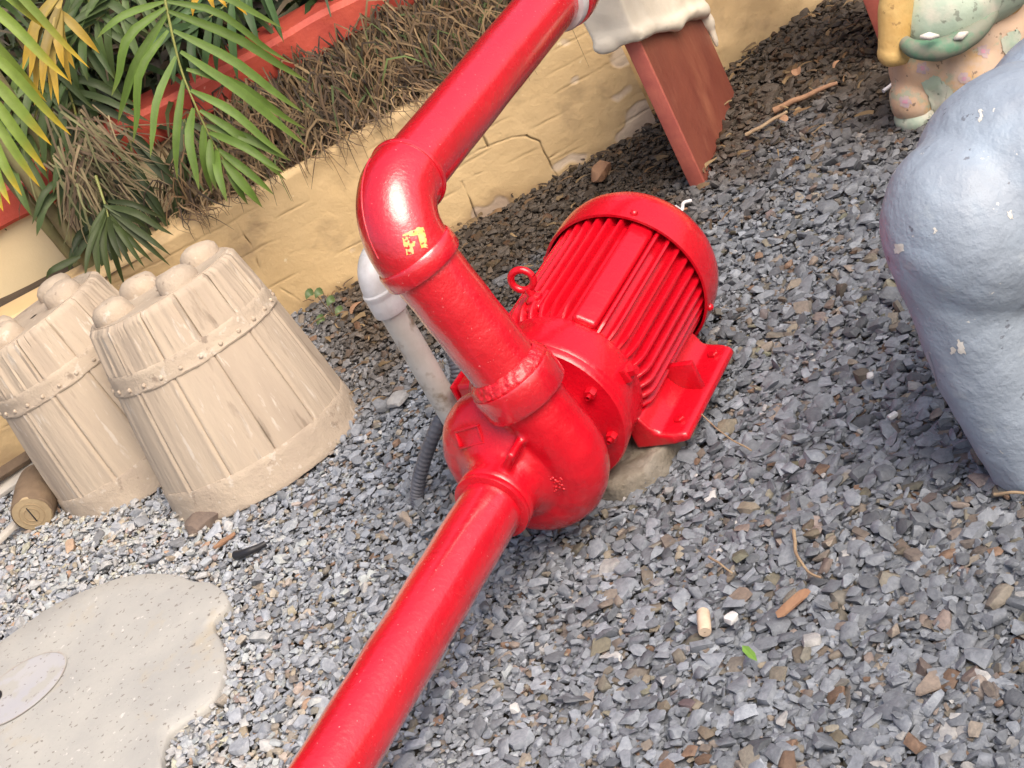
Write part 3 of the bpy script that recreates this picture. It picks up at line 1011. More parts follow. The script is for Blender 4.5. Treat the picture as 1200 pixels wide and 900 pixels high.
# ------------------------------------------------------------------ upturned barrel planters
def make_planter():
    root = empty('barrel_planter')
    Hh, RB, RT = 0.475, 0.242, 0.180

    def R(zz): return RB + (RT - RB) * (zz / Hh) + 0.006 * math.sin(math.pi * zz / Hh)
    core = [(0.01, 0.0)] + [(R(z) - 0.012, z) for z in np.linspace(0, Hh, 12)] + [(0.01, Hh - 0.004)]
    obj('planter_core', lathe(core, 64), m_tan, root)
    n = 13
    for q in range(n):
        a0 = 2 * math.pi * q / n + 0.002
        a1 = 2 * math.pi * (q + 1) / n - 0.002
        V, F = [], []
        na, nzz = 22, 56
        for j in range(nzz):
            zz = 0.004 + (Hh - 0.006) * j / (nzz - 1)
            for i in range(na):
                a = a0 + (a1 - a0) * i / (na - 1)
                edge = min(i, na - 1 - i)
                r = R(zz) - (0.008 if edge == 0 else 0.0022 if edge == 1 else 0) * 0.3 + (0.0026 if edge in (1, 2) else 0)
                g = mnoise.noise(Vector((a * 34, zz * 3.5, q * 3.1)))
                g2 = mnoise.noise(Vector((a * 70, zz * 9, q * 1.1)))
                amp = 0.0048 if zz > 0.37 else 0.0012
                r += amp * g + 0.5 * amp * g2
                if j == nzz - 1: r -= 0.008
                V.append((r * math.cos(a), r * math.sin(a), zz))
        F = [(j * na + i, j * na + i + 1, (j + 1) * na + i + 1, (j + 1) * na + i) for j in range(nzz - 1) for i in range(na - 1)]
        F += [(i, i + na * 0, i) for i in range(0)]
        k = (nzz - 1) * na
        c = len(V)
        V += [((R(0) - 0.02) * math.cos(a0), (R(0) - 0.02) * math.sin(a0), 0.004), ((R(0) - 0.02) * math.cos(a1), (R(0) - 0.02) * math.sin(a1), 0.004),
              ((R(Hh) - 0.03) * math.cos(a0), (R(Hh) - 0.03) * math.sin(a0), Hh), ((R(Hh) - 0.03) * math.cos(a1), (R(Hh) - 0.03) * math.sin(a1), Hh)]
        F.append(tuple([c + 2] + [k + i for i in range(na)] + [c + 3])[::-1])
        F.append(tuple([c] + [i for i in range(na)] + [c + 1]))
        F.append(tuple([c] + [j * na for j in range(nzz)] + [c + 2])[::-1])
        F.append(tuple([c + 1] + [j * na + na - 1 for j in range(nzz)] + [c + 3]))
        obj('stave', (V, F), m_tangrain, root, sharp=55)
    for (z0, z1, out, riv) in ((0.318, 0.366, 0.0028, True), (0.0, 0.082, 0.0036, False)):
        pr = [(R(z0) - 0.004, z0), (R(z0) + out, z0 + 0.002), (R(z0) + out + 0.0015, z0 + 0.006)]
        for q in range(1, 6):
            zz = z0 + 0.006 + (z1 - z0 - 0.012) * q / 5
            pr.append((R(zz) + out, zz))
        pr += [(R(z1) + out - 0.002, z1 - 0.001), (R(z1) - 0.004, z1)]
        hp = obj('hoop', roughen(lathe(pr, 110), 0.0022, 20, z0 * 9, 0.0010, 70), m_tan, root, sharp=45)
        if riv:
            for q in range(26):
                a = 2 * math.pi * (q + 0.5) / 26
                zz = z0 + 0.016
                obj('rivet', sphere(((R(zz) + out) * math.cos(a), (R(zz) + out) * math.sin(a), zz), (0.0056, 0.0056, 0.0056), 10, 6), m_tan, hp)
    for q in range(4):
        a = rad(20 + 90 * q)
        ft = lathe([(0.046, -0.02), (0.046, 0.006), (0.043, 0.020), (0.034, 0.032), (0.018, 0.038), (0.001, 0.040)], 28)
        ft = roughen(xf(ft, Matrix.Translation((0.118 * math.cos(a), 0.118 * math.sin(a), Hh))), 0.006, 22, q)
        obj('foot', ft, m_tan, root, sharp=None)
    return root


def copy_tree(o, parent=None):
    c = o.copy()
    COL.objects.link(c)
    c.parent = parent
    if parent: c.matrix_parent_inverse = o.matrix_parent_inverse.copy()
    for ch in list(o.children): copy_tree(ch, c)
    return c


pA = make_planter()
ctr = at_z(309, 530, 0.0)
pA.location = ctr - Vector((0, 0, 0.03))
pA.rotation_euler = (rad(-10), rad(0.5), rad(8))
tag(pA, 'upturned tan barrel planter nearer the white pipe, overlapping the other one', 'planter', 'barrel planters by the yellow wall')
pB = copy_tree(pA)
pB.location = at_z(172, 532, 0.0) - Vector((0, 0, 0.03))
pB.rotation_euler = (rad(-10), rad(0.5), rad(40))
pB.scale = (0.98, 0.98, 0.98)
tag(pB, 'upturned tan barrel planter at the left edge, behind the short log', 'planter', 'barrel planters by the yellow wall')

# ------------------------------------------------------------------ short log and planks by the left planter
lc = at_z(38, 603, 0.050)
lg = empty('short_log', (lc.x, lc.y, 0))
tag(lg, 'short sawn log lying on the gravel by the left planter', 'log')
ld = Vector((0.18, 1, 0.06)).normalized()
lm = Matrix.Translation((0, 0, 0.052)) @ Vector((0, 0, 1)).rotation_difference(ld).to_matrix().to_4x4()
obj('bark', roughen(xf(lathe([(0.047, -0.001), (0.051, 0.003), (0.052, 0.04), (0.053, 0.10), (0.050, 0.14), (0.001, 0.141)], 40), lm), 0.004, 16, 1), m_wood, lg)
obj('sawn_end', xf(lathe([(0.001, -0.003), (0.030, -0.003), (0.046, -0.002), (0.049, 0.002), (0.049, 0.01)], 40), lm), m_woodend, lg)
for rr in (0.018, 0.030):
    obj('growth_ring', xf(lathe([(rr - 0.0012, -0.0028), (rr - 0.0008, -0.0040), (rr + 0.0008, -0.0040), (rr + 0.0012, -0.0028)], 40), lm), m_woodring, lg)
obj('drying_crack', xf(box(-0.0015, 0.0015, -0.022, 0.022, -0.0046, -0.001, 0.0006), lm @ Matrix.Rotation(rad(-12), 4, 'Z')), m_black, lg)


def plank(name, pa, pb, wd, th, mat, label, tilt=0.0):
    d = pb - pa
    L = d.length
    q = Vector((1, 0, 0)).rotation_difference(d.normalized()).to_matrix().to_4x4()
    o = obj(name, roughen(xf(box(0, L, -wd / 2, wd / 2, 0, th, 0.002), Matrix.Rotation(tilt, 4, 'X')), 0.001, 10), mat, None, loc=pa)
    o.rotation_euler = q.to_euler()
    tag(o, label, 'plank')


plank('plank', at_z(-25, 590, 0.025), at_z(52, 537, 0.03), 0.07, 0.014, m_plank, 'greyed white plank end between the log and the wall', rad(20))
plank('plank', at_z(-25, 575, 0.06), at_z(50, 527, 0.05), 0.03, 0.016, m_wood, 'dark brown plank end leaning at the foot of the wall', rad(30))
plank('plank', at_z(-30, 665, 0.02), at_z(24, 612, 0.03), 0.022, 0.012, m_plank, 'pale narrow lath lying beside the short log at the left edge', rad(5))

# ------------------------------------------------------------------ flat painted slab
cx = sum(p.x for p in slab_w) / len(slab_w)
cy = sum(p.y for p in slab_w) / len(slab_w)
outl = spline([Vector((p.x - cx, p.y - cy, 0)) for p in slab_w] + [Vector((slab_w[0].x - cx, slab_w[0].y - cy, 0))], 241)[:-1]
V, F = [], []
for (s, zz) in ((1.0, -0.03), (1.0, 0.012), (0.992, 0.019), (0.975, 0.0225), (0.8, 0.0245), (0.5, 0.0255), (0.2, 0.0255)):
    for p in outl: V.append((p.x * s, p.y * s, zz))
n = len(outl)
for j in range(6):
    for i in range(n): F.append((j * n + i, j * n + (i + 1) % n, (j + 1) * n + (i + 1) % n, (j + 1) * n + i))
F.append(tuple(6 * n + i for i in range(n)))
slab = empty('painted_slab', (cx, cy, 0))
tag(slab, 'pale flat concrete slab with scalloped edge and painted oval eye on gravel', 'slab')
obj('slab', roughen((V, F), 0.0015, 9), m_slab, slab, sharp=60)


def oval(c, ax, n=48, k=1.0):
    out = []
    for i in range(n):
        a = 2 * math.pi * i / n
        out.append(c + ax[0] * math.cos(a) * k + ax[1] * math.sin(a) * k)
    return out


ec = at_z(22, 808, 0.028)
e1 = at_z(75, 770, 0.028) - ec
e2 = at_z(34, 830, 0.028) - ec
e2 -= e1 * (e2.dot(e1) / e1.length_squared) * 0.6
off_ = Vector((cx, cy, 0))
ov = [p - off_ for p in oval(ec, (e1, e2))]
obj('painted_eye', ([Vector((p.x, p.y, 0.0275)) for p in ov], [tuple(range(48))]), m_eye, slab, smooth=False)
V = [Vector((p.x, p.y, 0.0285)) for p in ov] + [Vector((p.x, p.y, 0.0285)) for p in [q - off_ for q in oval(ec, (e1, e2), k=1.035)]]
obj('eye_outline', (V, [(i, (i + 1) % 48, 48 + (i + 1) % 48, 48 + i) for i in range(48)]), m_eyeline, slab, smooth=False)
pc = at_z(-3, 815, 0.028)
ov = [p - off_ for p in oval(pc, (e1 * 0.10, e2 * 0.22))]
obj('pupil', ([Vector((p.x, p.y, 0.0290)) for p in ov], [tuple(range(48))]), m_black, slab, smooth=False)

# ------------------------------------------------------------------ blue-grey statue at the right edge
lb = at_z(1213, 551, 0.0)
st = empty('animal_statue', (lb.x, lb.y, 0))
tag(st, 'large blue-grey painted animal statue with a thick leg at the right edge', 'statue')


def limb(p, q, r0, r1, n=10, bulge=0.0):
    p, q = Vector(p), Vector(q)
    return tube([p.lerp(q, i / n) for i in range(n + 1)], [r0 + (r1 - r0) * i / n + bulge * math.sin(math.pi * i / n) for i in range(n + 1)], 24)


sv = join(limb((0.004, 0, 0.0), (-0.008, 0, 0.22), 0.072, 0.080), limb((-0.008, 0, 0.20), (0.010, 0.01, 0.42), 0.080, 0.098), sphere((0.040, 0.01, 0.425), (0.125, 0.13, 0.145)),
          sphere((0.165, 0.04, 0.43), (0.18, 0.17, 0.172)), sphere((0.34, 0.10, 0.43), (0.24, 0.18, 0.165)), sphere((0.55, 0.15, 0.44), (0.2, 0.18, 0.17)),
          limb((0.60, 0.05, 0.0), (0.60, 0.10, 0.36), 0.08, 0.10), limb((0.52, 0.30, 0.0), (0.52, 0.22, 0.36), 0.08, 0.10), limb((0.18, 0.24, 0.0), (0.16, 0.18, 0.36), 0.08, 0.10))
sv = fuse(sv, 0.010, 6, 0.5)
obj('body', roughen(sv, 0.005, 6, 4, 0.0022, 30), m_blue, st, sharp=None)

sbody = st.children[0]
for q in ([(1083, 414), (1088, 411), (1100, 452), (1096, 454)], [(1098, 458), (1102, 456), (1118, 494), (1115, 496)]):
    obj('paint_streak', painted(sbody, [q], 0.0008), m_streak, sbody, smooth=False)
for q in ([(1121, 397), (1128, 400), (1132, 414), (1124, 413)], [(1115, 408), (1119, 407), (1121, 413), (1117, 415)], [(1048, 286), (1058, 285), (1060, 295), (1050, 296)], [(1148, 128), (1152, 130), (1150, 142), (1147, 141)], [(1094, 268), (1098, 268), (1099, 273), (1095, 274)], [(1180, 248), (1184, 246), (1187, 256), (1183, 257)]):
    obj('paint_chip', painted(sbody, [q], 0.0008, 7, 4.0), m_chip, sbody, smooth=False)

# ------------------------------------------------------------------ painted figure behind it
FY = 3.42
fb = at_z(1088, 150, 0.0)
fg = empty('painted_figure', (fb.x, FY, 0))
tag(fg, 'peach and green painted garden figure with flower patches behind the blue-grey statue', 'statue')
fo = Vector((fb.x, FY, 0))


def fp(px, py, dy=0.0): return at_y(px, py, FY + dy) - fo


PXM = 3.7 / FPX                                # metres per pixel there
bodyv = join(sphere(fp(1130, 85), (0.115, 0.10, 0.10)), sphere(fp(1075, 82), (0.062, 0.07, 0.065)), sphere(fp(1172, 50), (0.07, 0.08, 0.11)), sphere(fp(1150, 45, 0.02), (0.13, 0.10, 0.10)),
             sphere(fp(1066, 118, -0.02), (0.045, 0.05, 0.052)), limb(fp(1120, 90), fp(1150, 150), 0.10, 0.11))
obj('body', roughen(fuse(bodyv, 0.006, 10), 0.004, 20, 2), m_peach, fg, sharp=None)
obj('green_foot', roughen(fuse(join(sphere(fp(1072, 138, -0.02), (0.044, 0.055, 0.036)), sphere(fp(1080, 150, -0.01), (0.05, 0.06, 0.03))), 0.005, 8), 0.003, 20), m_sgreen, fg, sharp=None)
fbody = [c for c in fg.children if c.name.startswith('body')][0]
obj('green_sleeve', painted(fbody, [[(1080, 96), (1096, 88), (1118, 120), (1096, 142)], [(1096, 88), (1108, 98), (1122, 112), (1118, 120)]], 0.002, 12, 4.0), m_sgreen, fbody)
obj('green_sleeve', painted(fbody, [[(1172, 44), (1192, 34), (1206, 70), (1180, 82)]], 0.002, 12, 4.0), m_sgreen, fbody)
bowl = fuse(join(sphere(fp(1112, 10, -0.03), (0.125, 0.10, 0.085)), sphere(fp(1150, -25, -0.02), (0.14, 0.10, 0.10)), sphere(fp(1085, 22, -0.03), (0.06, 0.07, 0.055))), 0.006, 12)
obj('green_hood', roughen(bowl, 0.004, 14, 5), m_sgreen, fg, sharp=None)
lip = spline([fp(1056, 44, -0.055), fp(1070, 57, -0.105), (fp(1100, 58, -0.130)), fp(1130, 46, -0.130), fp(1155, 25, -0.11), fp(1170, 2, -0.07)], 40)
obj('hood_band', roughen(tube(lip, [0.012 + 0.012 * math.sin(math.pi * i / 39) for i in range(40)], 16), 0.002, 30), m_dgreen, fg, sharp=None)
for (a, b) in (((1078, 43), (1100, 42)), ((1118, 46), (1134, 38))):
    obj('pale_patch', tube([fp(*a, -0.150), fp((a[0] + b[0]) / 2, (a[1] + b[1]) / 2, -0.156), fp(*b, -0.150)], [0.003, 0.009, 0.003], 12), m_chip, fg, sharp=None)
arm = limb(fp(1053, -20, -0.04), fp(1046, 55, -0.05), 0.034, 0.032, bulge=0.004)
obj('yellow_arm', roughen(fuse(join(arm, sphere(fp(1045, 62, -0.05), (0.033, 0.033, 0.03)), sphere(fp(1056, 66, -0.06), (0.02, 0.02, 0.02))), 0.005, 8), 0.003, 18), m_syellow, fg, sharp=None)
obj('yellow_arm', roughen(limb(fp(1165, -12, -0.05), fp(1190, 4, -0.04), 0.03, 0.026), 0.003, 18), m_syellow, fg, sharp=None)


for (px, py) in ((1152, 60), (1081, 80), (1061, 119), (1130, 92)):
    qs = []
    for k in range(5):
        a = k * 1.2566
        cx_, cy_ = px + 4.6 * math.cos(a), py + 4.6 * math.sin(a)
        qs.append([(cx_ - 2.6, cy_ - 2.6), (cx_ + 2.6, cy_ - 2.6), (cx_ + 2.6, cy_ + 2.6), (cx_ - 2.6, cy_ + 2.6)])
    f = obj('flower', painted(fbody, qs, 0.0012, 5, 2.5), m_mauve, fbody)
    obj('flower_eye', painted(fbody, [[(px - 2.4, py - 2.4), (px + 2.4, py - 2.4), (px + 2.4, py + 2.4), (px - 2.4, py + 2.4)]], 0.002, 5, 1.5), m_pink, fbody)

# ------------------------------------------------------------------ bench: red-brown end boards under a lumpy cream top
bb0 = at_z(826, 216, 0.0)
bb1 = at_z(862, 112, 0.0)
bdir = (bb1 - bb0)
bdir.z = 0
bw = bdir.length
bdir.normalize()
stand = empty('board_stand', bb0, (0, 0, math.atan2(bdir.y, bdir.x)))
tag(stand, 'upright red-brown board under a lumpy cream cap before the yellow wall', 'board')
bh, bf = 0.405, 0.235                           # the top edge slopes down towards the wall
TB = 0.034


def xz_prism(poly, y0, y1):
    n = len(poly)
    V = [(a, y0, c) for a, c in poly] + [(a, y1, c) for a, c in poly]
    F = [tuple(range(n)), tuple(reversed(range(n, 2 * n)))] + [(i, n + i, n + (i + 1) % n, (i + 1) % n) for i in range(n)]
    return V, F


b = obj('board', xz_prism([(0.008, -0.012), (bw, -0.012), (bw, bf), (0.008, bh)], 0, TB), m_board, stand)
obj('board_edge', roughen(box(-0.004, 0.0078, -0.001, TB + 0.001, -0.012, bh + 0.004, 0.002), 0.0012, 12), m_edge, b)
drips = [xz_prism([(-0.05, bh + 0.01), (bw + 0.01, bf - 0.012), (bw + 0.03, bf + 0.05), (bw - 0.02, bf + 0.11), (0.02, bh + 0.17), (-0.05, bh + 0.15)], -0.02, 0.085)]
for q in range(2):
    drips.append(sphere((-0.045, 0.01 + 0.045 * q, bh + 0.022 - 0.008 * (q % 2)), (0.014, 0.04, 0.022), 14, 10))
drips.append(tube([(-0.04 + (bw + 0.04) * q / 11, -0.016, bh + (bf - bh) * q / 11 + 0.010 + 0.006 * math.sin(q * 0.9)) for q in range(12)], [0.017 + 0.003 * math.sin(q * 1.3) for q in range(12)], 16))
drips.append(tube(spline([(bw - 0.01, 0.0, bf + 0.04), (bw + 0.010, -0.004, bf - 0.005), (bw + 0.014, -0.004, bf - 0.05), (bw + 0.012, -0.004, bf - 0.10)], 14), [0.024, 0.023, 0.021, 0.018, 0.017, 0.018, 0.019, 0.019, 0.015, 0.011, 0.010, 0.010, 0.009, 0.006], 14))
obj('cream_cap', roughen(fuse(join(*drips), 0.006, 9), 0.004, 16, 2), m_creamtop, stand, sharp=None)
# a second board stands further right, mostly out of the picture
p2 = at_y(1031, 24, 3.75)
sb = obj('red_board', roughen(box(-0.02, 0.02, 0, 0.30, 0, 0.75, 0.003), 0.001, 8), m_edge, None, loc=(p2.x, 3.75, p2.z), rot=(0, 0, rad(-25)))
tag(sb, 'narrow red-brown board showing beside the yellow arm of the figure', 'board')
p2b = box(-0.02, 0.02, 0, 0.30, -p2.z - 0.01, 0.75, 0.003)
sb.data = mesh('red_board', *roughen(p2b, 0.001, 8), m_edge)

# ------------------------------------------------------------------ loose things on the gravel
def stick(name, pts, r0, r1, mat, label, cat, n=24, wob=0.0025):
    P = spline(pts, n)
    P = [p + mnoise.noise_vector(p * 30) * wob for p in P]
    tag(obj(name, tube(P, [r0 + (r1 - r0) * i / (n - 1) for i in range(n)], 10), mat), label, cat)


GZ = 0.021
stick('twig', [at_z(906, 130, GZ), at_z(940, 114, GZ + 0.004), at_z(981, 97, GZ)], 0.0085, 0.005, m_bark, 'straight brown stick on the dark gravel left of the figure', 'twig')
stick('twig', [at_z(874, 158, GZ), at_z(893, 148, GZ + 0.004), at_z(922, 131, GZ)], 0.005, 0.004, m_twig, 'thin pale stick lying below the straight brown stick', 'twig')
stick('twig', [at_z(931, 622, GZ + .004), at_z(934, 648, GZ + 0.010), at_z(945, 668, GZ + .008), at_z(962, 677, GZ)], 0.0032, 0.0016, m_twig, 'hooked straw-coloured twig above the orange-brown bark chip', 'twig')
stick('twig', [at_z(830, 652, GZ + .004), at_z(846, 662, GZ + 0.008), at_z(858, 672, GZ)], 0.0022, 0.0014, m_twig, 'short straw lying right of the pump among small chips', 'twig')
stick('twig', [at_z(1165, 579, GZ), at_z(1185, 578, GZ + 0.008), at_z(1215, 578, GZ)], 0.003, 0.002, m_twig, 'pale straw beside the foot of the blue-grey statue', 'twig')
stick('twig', [at_z(880, 528, GZ), at_z(850, 510, 0.05), at_z(822, 485, 0.065)], 0.0016, 0.0012, m_twig, 'thin straw resting on the motor foot', 'twig')
stick('dark_stick', [at_z(276, 651, GZ), at_z(292, 646, GZ + 0.006), at_z(311, 637, GZ)], 0.010, 0.006, m_black, 'short black stick on the gravel above the painted slab', 'stick')
stick('twig', [at_z(755, 268, GZ), at_z(778, 254, GZ + .004), at_z(806, 244, GZ)], 0.004, 0.003, m_bark, 'brown stick on dark gravel behind the fan cover', 'twig')


def chunk(name, px, py, dims, yaw, mat, label, cat, seed, zz=0.018, tilt=0.1, npt=40):
    r = random.Random(seed)
    bm = bmesh.new()
    for _ in range(npt):
        v = Vector((r.gauss(0, 1), r.gauss(0, 1), r.gauss(0, 1))).normalized()
        v = Vector([math.copysign(abs(c) ** 0.6, c) for c in v]) * r.uniform(0.9, 1.05)
        bm.verts.new((v.x * dims[0], v.y * dims[1], v.z * dims[2]))
    h = bmesh.ops.convex_hull(bm, input=bm.verts[:])
    bmesh.ops.delete(bm, geom=list({g for g in h['geom_interior'] + h['geom_unused'] if isinstance(g, bmesh.types.BMVert)}), context='VERTS')
    bm.verts.index_update()
    VF = [v.co.copy() for v in bm.verts], [tuple(v.index for v in f.verts) for f in bm.faces]
    bm.free()
    p = at_z(px, py, zz)
    return tag(obj(name, VF, mat, None, sharp=25, loc=p, rot=(tilt, tilt * 0.5, yaw)), label, cat)


def ground_yaw(a, b):
    d = at_z(*b, 0) - at_z(*a, 0)
    return math.atan2(d.y, d.x)


chunk('bark_chip', 928, 707, (0.036, 0.010, 0.004), ground_yaw((903, 731), (953, 684)), m_bark, 'long orange-brown bark chip on the gravel in the right foreground', 'bark', 1, 0.026, 0.08)
tag(obj('cork', lathe([(0.001, 0), (0.0095, 0), (0.0105, 0.002), (0.0108, 0.022), (0.0105, 0.044), (0.0095, 0.046), (0.001, 0.046)], 20), m_cork, None,
        loc=at_z(826, 741, 0.026), rot=(rad(86), 0, ground_yaw((826, 741), (824, 701)) - rad(90) + rad(180))), 'pale bottle cork lying on the gravel beside a white stone', 'cork')
chunk('white_stone', 857, 724, (0.012, 0.010, 0.007), 0.5, m_stone, 'angular white stone right of the cork', 'stone', 3, 0.024)
chunk('white_stone', 603, 830, (0.010, 0.008, 0.006), 1.5, m_stone, 'white angular stone right of the suction pipe near the bottom edge', 'stone', 4, 0.024)
chunk('white_stone', 1020, 440, (0.008, 0.007, 0.005), 1.1, m_stone, 'white stone between the motor and the blue-grey statue', 'stone', 5, 0.022)
chunk('white_stone', 1046, 487, (0.010, 0.006, 0.005), 0.2, m_stone, 'white stone just left of the statue leg', 'stone', 6, 0.022)
chunk('broken_brick', 241, 606, (0.052, 0.036, 0.015), 0.4, m_rock, 'brown broken rough lump on the gravel below the front planter', 'rock', 7, 0.016)
chunk('bark_chip', 263, 634, (0.030, 0.007, 0.005), ground_yaw((250, 645), (275, 626)), m_bark, 'narrow brown bark chip between the broken lump and the black stick', 'bark', 8, 0.020)
chunk('grey_stone', 466, 468, (0.030, 0.022, 0.010), 0.9, m_greystone, 'large pale grey stone left of the white plastic pipe', 'stone', 9, 0.018)
chunk('brown_stone', 704, 200, (0.05, 0.022, 0.016), ground_yaw((690, 225), (705, 195)), m_bark, 'tan lump at the foot of the yellow wall behind the motor', 'stone', 10, 0.02)
# white hooked scrap and white tie
P = spline([at_z(1048, 70, 0.05), at_z(1054, 86, 0.03), at_z(1050, 95, GZ), at_z(1035, 107, GZ)], 24)
tag(obj('plastic_scrap', tube(P, [0.010 - 0.0055 * min(1, i / 10) for i in range(24)], 8), m_white), 'white plastic scrap on the gravel below the yellow arm', 'plastic scrap')
P = spline([at_z(792, 242, GZ), at_z(799, 246, GZ + 0.004), at_z(801, 238, GZ + .006), at_z(810, 235, GZ)], 24)
tag(obj('plastic_scrap', tube(P, 0.004, 8), m_white), 'small white plastic scrap behind the red fan cover', 'plastic scrap')
# small fresh leaf
lf = at_z(878, 765, 0.030)
V = [(0.020, 0, 0), (0.008, 0.006, 0.002), (-0.008, 0.006, 0.002), (-0.018, 0, 0), (-0.008, -0.006, 0.003), (0.008, -0.006, 0.003), (0, 0, -0.001)]
tag(obj('fallen_leaf', (V, [(0, 1, 6), (1, 2, 6), (2, 3, 6), (3, 4, 6), (4, 5, 6), (5, 0, 6)]), m_green, loc=lf, rot=(0.1, 0.3, ground_yaw((868, 757), (888, 774)))), 'small bright green leaf fallen on the gravel below the cork', 'leaf')

# ------------------------------------------------------------------ leaf blades
def blade(pts, w, fold=0.25, n=9, side_hint=None, tipw=0.04):
    """a folded strip along a spline: 3 vertices per station"""
    P = spline(pts, n)
    V, F = [], []
    for i in range(n):
        t = i / (n - 1)
        d = (P[min(i + 1, n - 1)] - P[max(i - 1, 0)]).normalized()
        s = d.cross(side_hint if side_hint is not None else Vector((0, -0.85, 0.5))).normalized()
        u = s.cross(d)
        ww = w * (0.35 + 0.65 * min(1, t / 0.18)) * (1 - max(0, (t - 0.35) / 0.65) ** 1.6) + w * tipw * (1 - t)
        V += [P[i] + s * ww * 0.5 + u * ww * fold, P[i], P[i] - s * ww * 0.5 + u * ww * fold]
    for i in range(n - 1):
        a = i * 3
        F += [(a, a + 3, a + 4, a + 1), (a + 1, a + 4, a + 5, a + 2)]
    return V, F


def leaf_obj(name, VF, cols, parent, mat=None):
    me = mesh(name, VF[0], VF[1], mat or m_leaf, True, None)
    colour_attr(me, 'leaf', np.array(cols))
    return link(name, me, parent)


def grad(nv, c0, c1, tip=0.75):
    out = []
    st_ = nv // 3
    for i in range(st_):
        t = i / (st_ - 1)
        k = max(0, (t - tip) / (1 - tip))
        c = [a + (b - a) * k for a, b in zip(c0, c1)]
        out += [c, [q * 0.85 for q in c], c]
    return out


def frond(root, rach, leaflets, scale, Y0, c0, c1, wd, tip=0.7, rz=0.0035, jit=0.15):
    """rach: picture points with distance; leaflets: (base, tip) picture points"""
    R = [at_y(x / scale[0] + scale[1], y / scale[0] + scale[2], Y) for x, y, Y in rach]
    RP = spline(R, 30)
    fr = obj('frond_rachis', tube(RP, [rz * (1.15 - 0.8 * i / 29) for i in range(30)], 8), m_rachis, root)
    rr = random.Random(len(leaflets) * 7 + int(rach[0][0]))
    for (bx, by, tx, ty) in leaflets:
        a = Vector((bx / scale[0] + scale[1], by / scale[0] + scale[2], 0))
        # distance of the nearest rachis station
        k = min(range(len(rach)), key=lambda q: (rach[q][0] - bx) ** 2 + (rach[q][1] - by) ** 2)
        Yb = rach[k][2]
        base = at_y(a.x, a.y, Yb)
        Yt = Yb - 0.06 + rr.uniform(-0.05, 0.05)
        tip_ = at_y(tx / scale[0] + scale[1], ty / scale[0] + scale[2], Yt)
        mid = base.lerp(tip_, 0.5) + Vector((0, -0.012, 0.03 * (tip_ - base).length / 0.25 * (0.5 + rr.random())))
        m2 = base.lerp(tip_, 0.8) + Vector((0, -0.01, 0.012))
        VF = blade([base, mid, m2, tip_], wd * rr.uniform(0.85, 1.15), rr.uniform(0.1, 0.3))
        kk = rr.uniform(1 - jit, 1 + jit)
        leaf_obj('leaflet', VF, grad(len(VF[0]), [q * kk for q in c0], c1, tip), fr)
    return fr


G1 = (0.105, 0.175, 0.030)
G1t = (0.17, 0.20, 0.05)
palm = empty('palm', (-0.75, 4.32, 0.33))
tag(palm, 'feathery green palm with drooping frond in the bed behind the planters', 'palm')
# stems of the clump, rising out of the picture
for (xa, xb, ya) in ((-0.80, -0.83, 4.30), (-0.76, -0.74, 4.36), (-0.83, -0.90, 4.36)):
    P = spline([(xa + 0.75, ya - 4.32, -0.05), ((xa + xb) / 2 + 0.75, ya - 4.32, 0.3), (xb + 0.75, ya - 4.36, 0.95)], 20)
    obj('stem', roughen(tube(P, [0.020 - 0.008 * i / 19 for i in range(20)], 14), 0.002, 30), m_stem, palm)
pal = empty('tmp')                               # leaf geometry below is in world coordinates
bpy.data.objects.remove(pal)


def world_child(o, root):
    o.matrix_parent_inverse = Matrix.Translation(-root.location)


S = (2.647, 0, 0)
rach = [(470, -330, 4.12), (495, -150, 4.08), (512, 0, 4.04), (520, 40, 4.03), (535, 110, 4.01), (560, 210, 3.99), (590, 290, 3.97), (630, 380, 3.95), (660, 440, 3.94), (690, 490, 3.93), (702, 512, 3.93)]
lfl = [(512, 5, 300, 120), (514, 25, 345, 300), (518, 45, 365, 385), (522, 95, 412, 445), (545, 175, 466, 492), (570, 245, 550, 558), (600, 335, 618, 592), (632, 388, 658, 600), (652, 432, 672, 590), (672, 462, 705, 628),
       (540, -60, 880, 90), (515, 5, 905, 195), (522, 35, 962, 258), (538, 95, 945, 352), (560, 160, 955, 458), (578, 215, 950, 402), (592, 280, 892, 490), (620, 342, 888, 560), (650, 412, 884, 538), (675, 462, 852, 606), (690, 495, 815, 645), (700, 510, 770, 636), (640, 390, 905, 500)]
world_child(frond(palm, rach, lfl, S, 4.0, G1, G1t, 0.0195, 0.72), palm)
# bright frond coming in from the left edge
S5 = (5.0, 0, 0)
rach = [(-260, -420, 3.86), (-220, -200, 3.84), (-160, 50, 3.82), (-110, 300, 3.80), (-70, 600, 3.78), (-40, 850, 3.77), (-20, 1050, 3.76)]
lfl = [(-240, -330, 525, 400), (-220, -200, 300, 190), (-190, -60, 410, 478), (-150, 120, 275, 600), (-130, 250, 418, 795), (-100, 400, 305, 855), (-80, 520, 275, 1005), (-65, 640, 235, 1098), (-50, 760, 130, 1150), (-40, 860, 60, 1200), (-30, 950, 20, 1240)]
GY = (0.17, 0.24, 0.04)
world_child(frond(palm, rach, lfl, S5, 3.8, GY, (0.66, 0.40, 0.03), 0.023, 0.55), palm)
# yellowing frond hanging further back
rach = [(420, -260, 4.25), (400, -150, 4.24), (370, -40, 4.23), (345, 60, 4.22), (335, 130, 4.22)]
lfl = [(345, 60, 585, 315), (338, 120, 440, 405), (350, 30, 375, 400), (355, 10, 250, 560), (365, -30, 170, 470), (372, -60, 300, 590), (340, 90, 345, 620), (380, -80, 130, 420), (350, 20, 420, 500), (360, -10, 200, 620)]
world_child(frond(palm, rach, lfl, S5, 4.2, (0.30, 0.22, 0.06), (0.62, 0.38, 0.04), 0.022, 0.3, jit=0.4), palm)
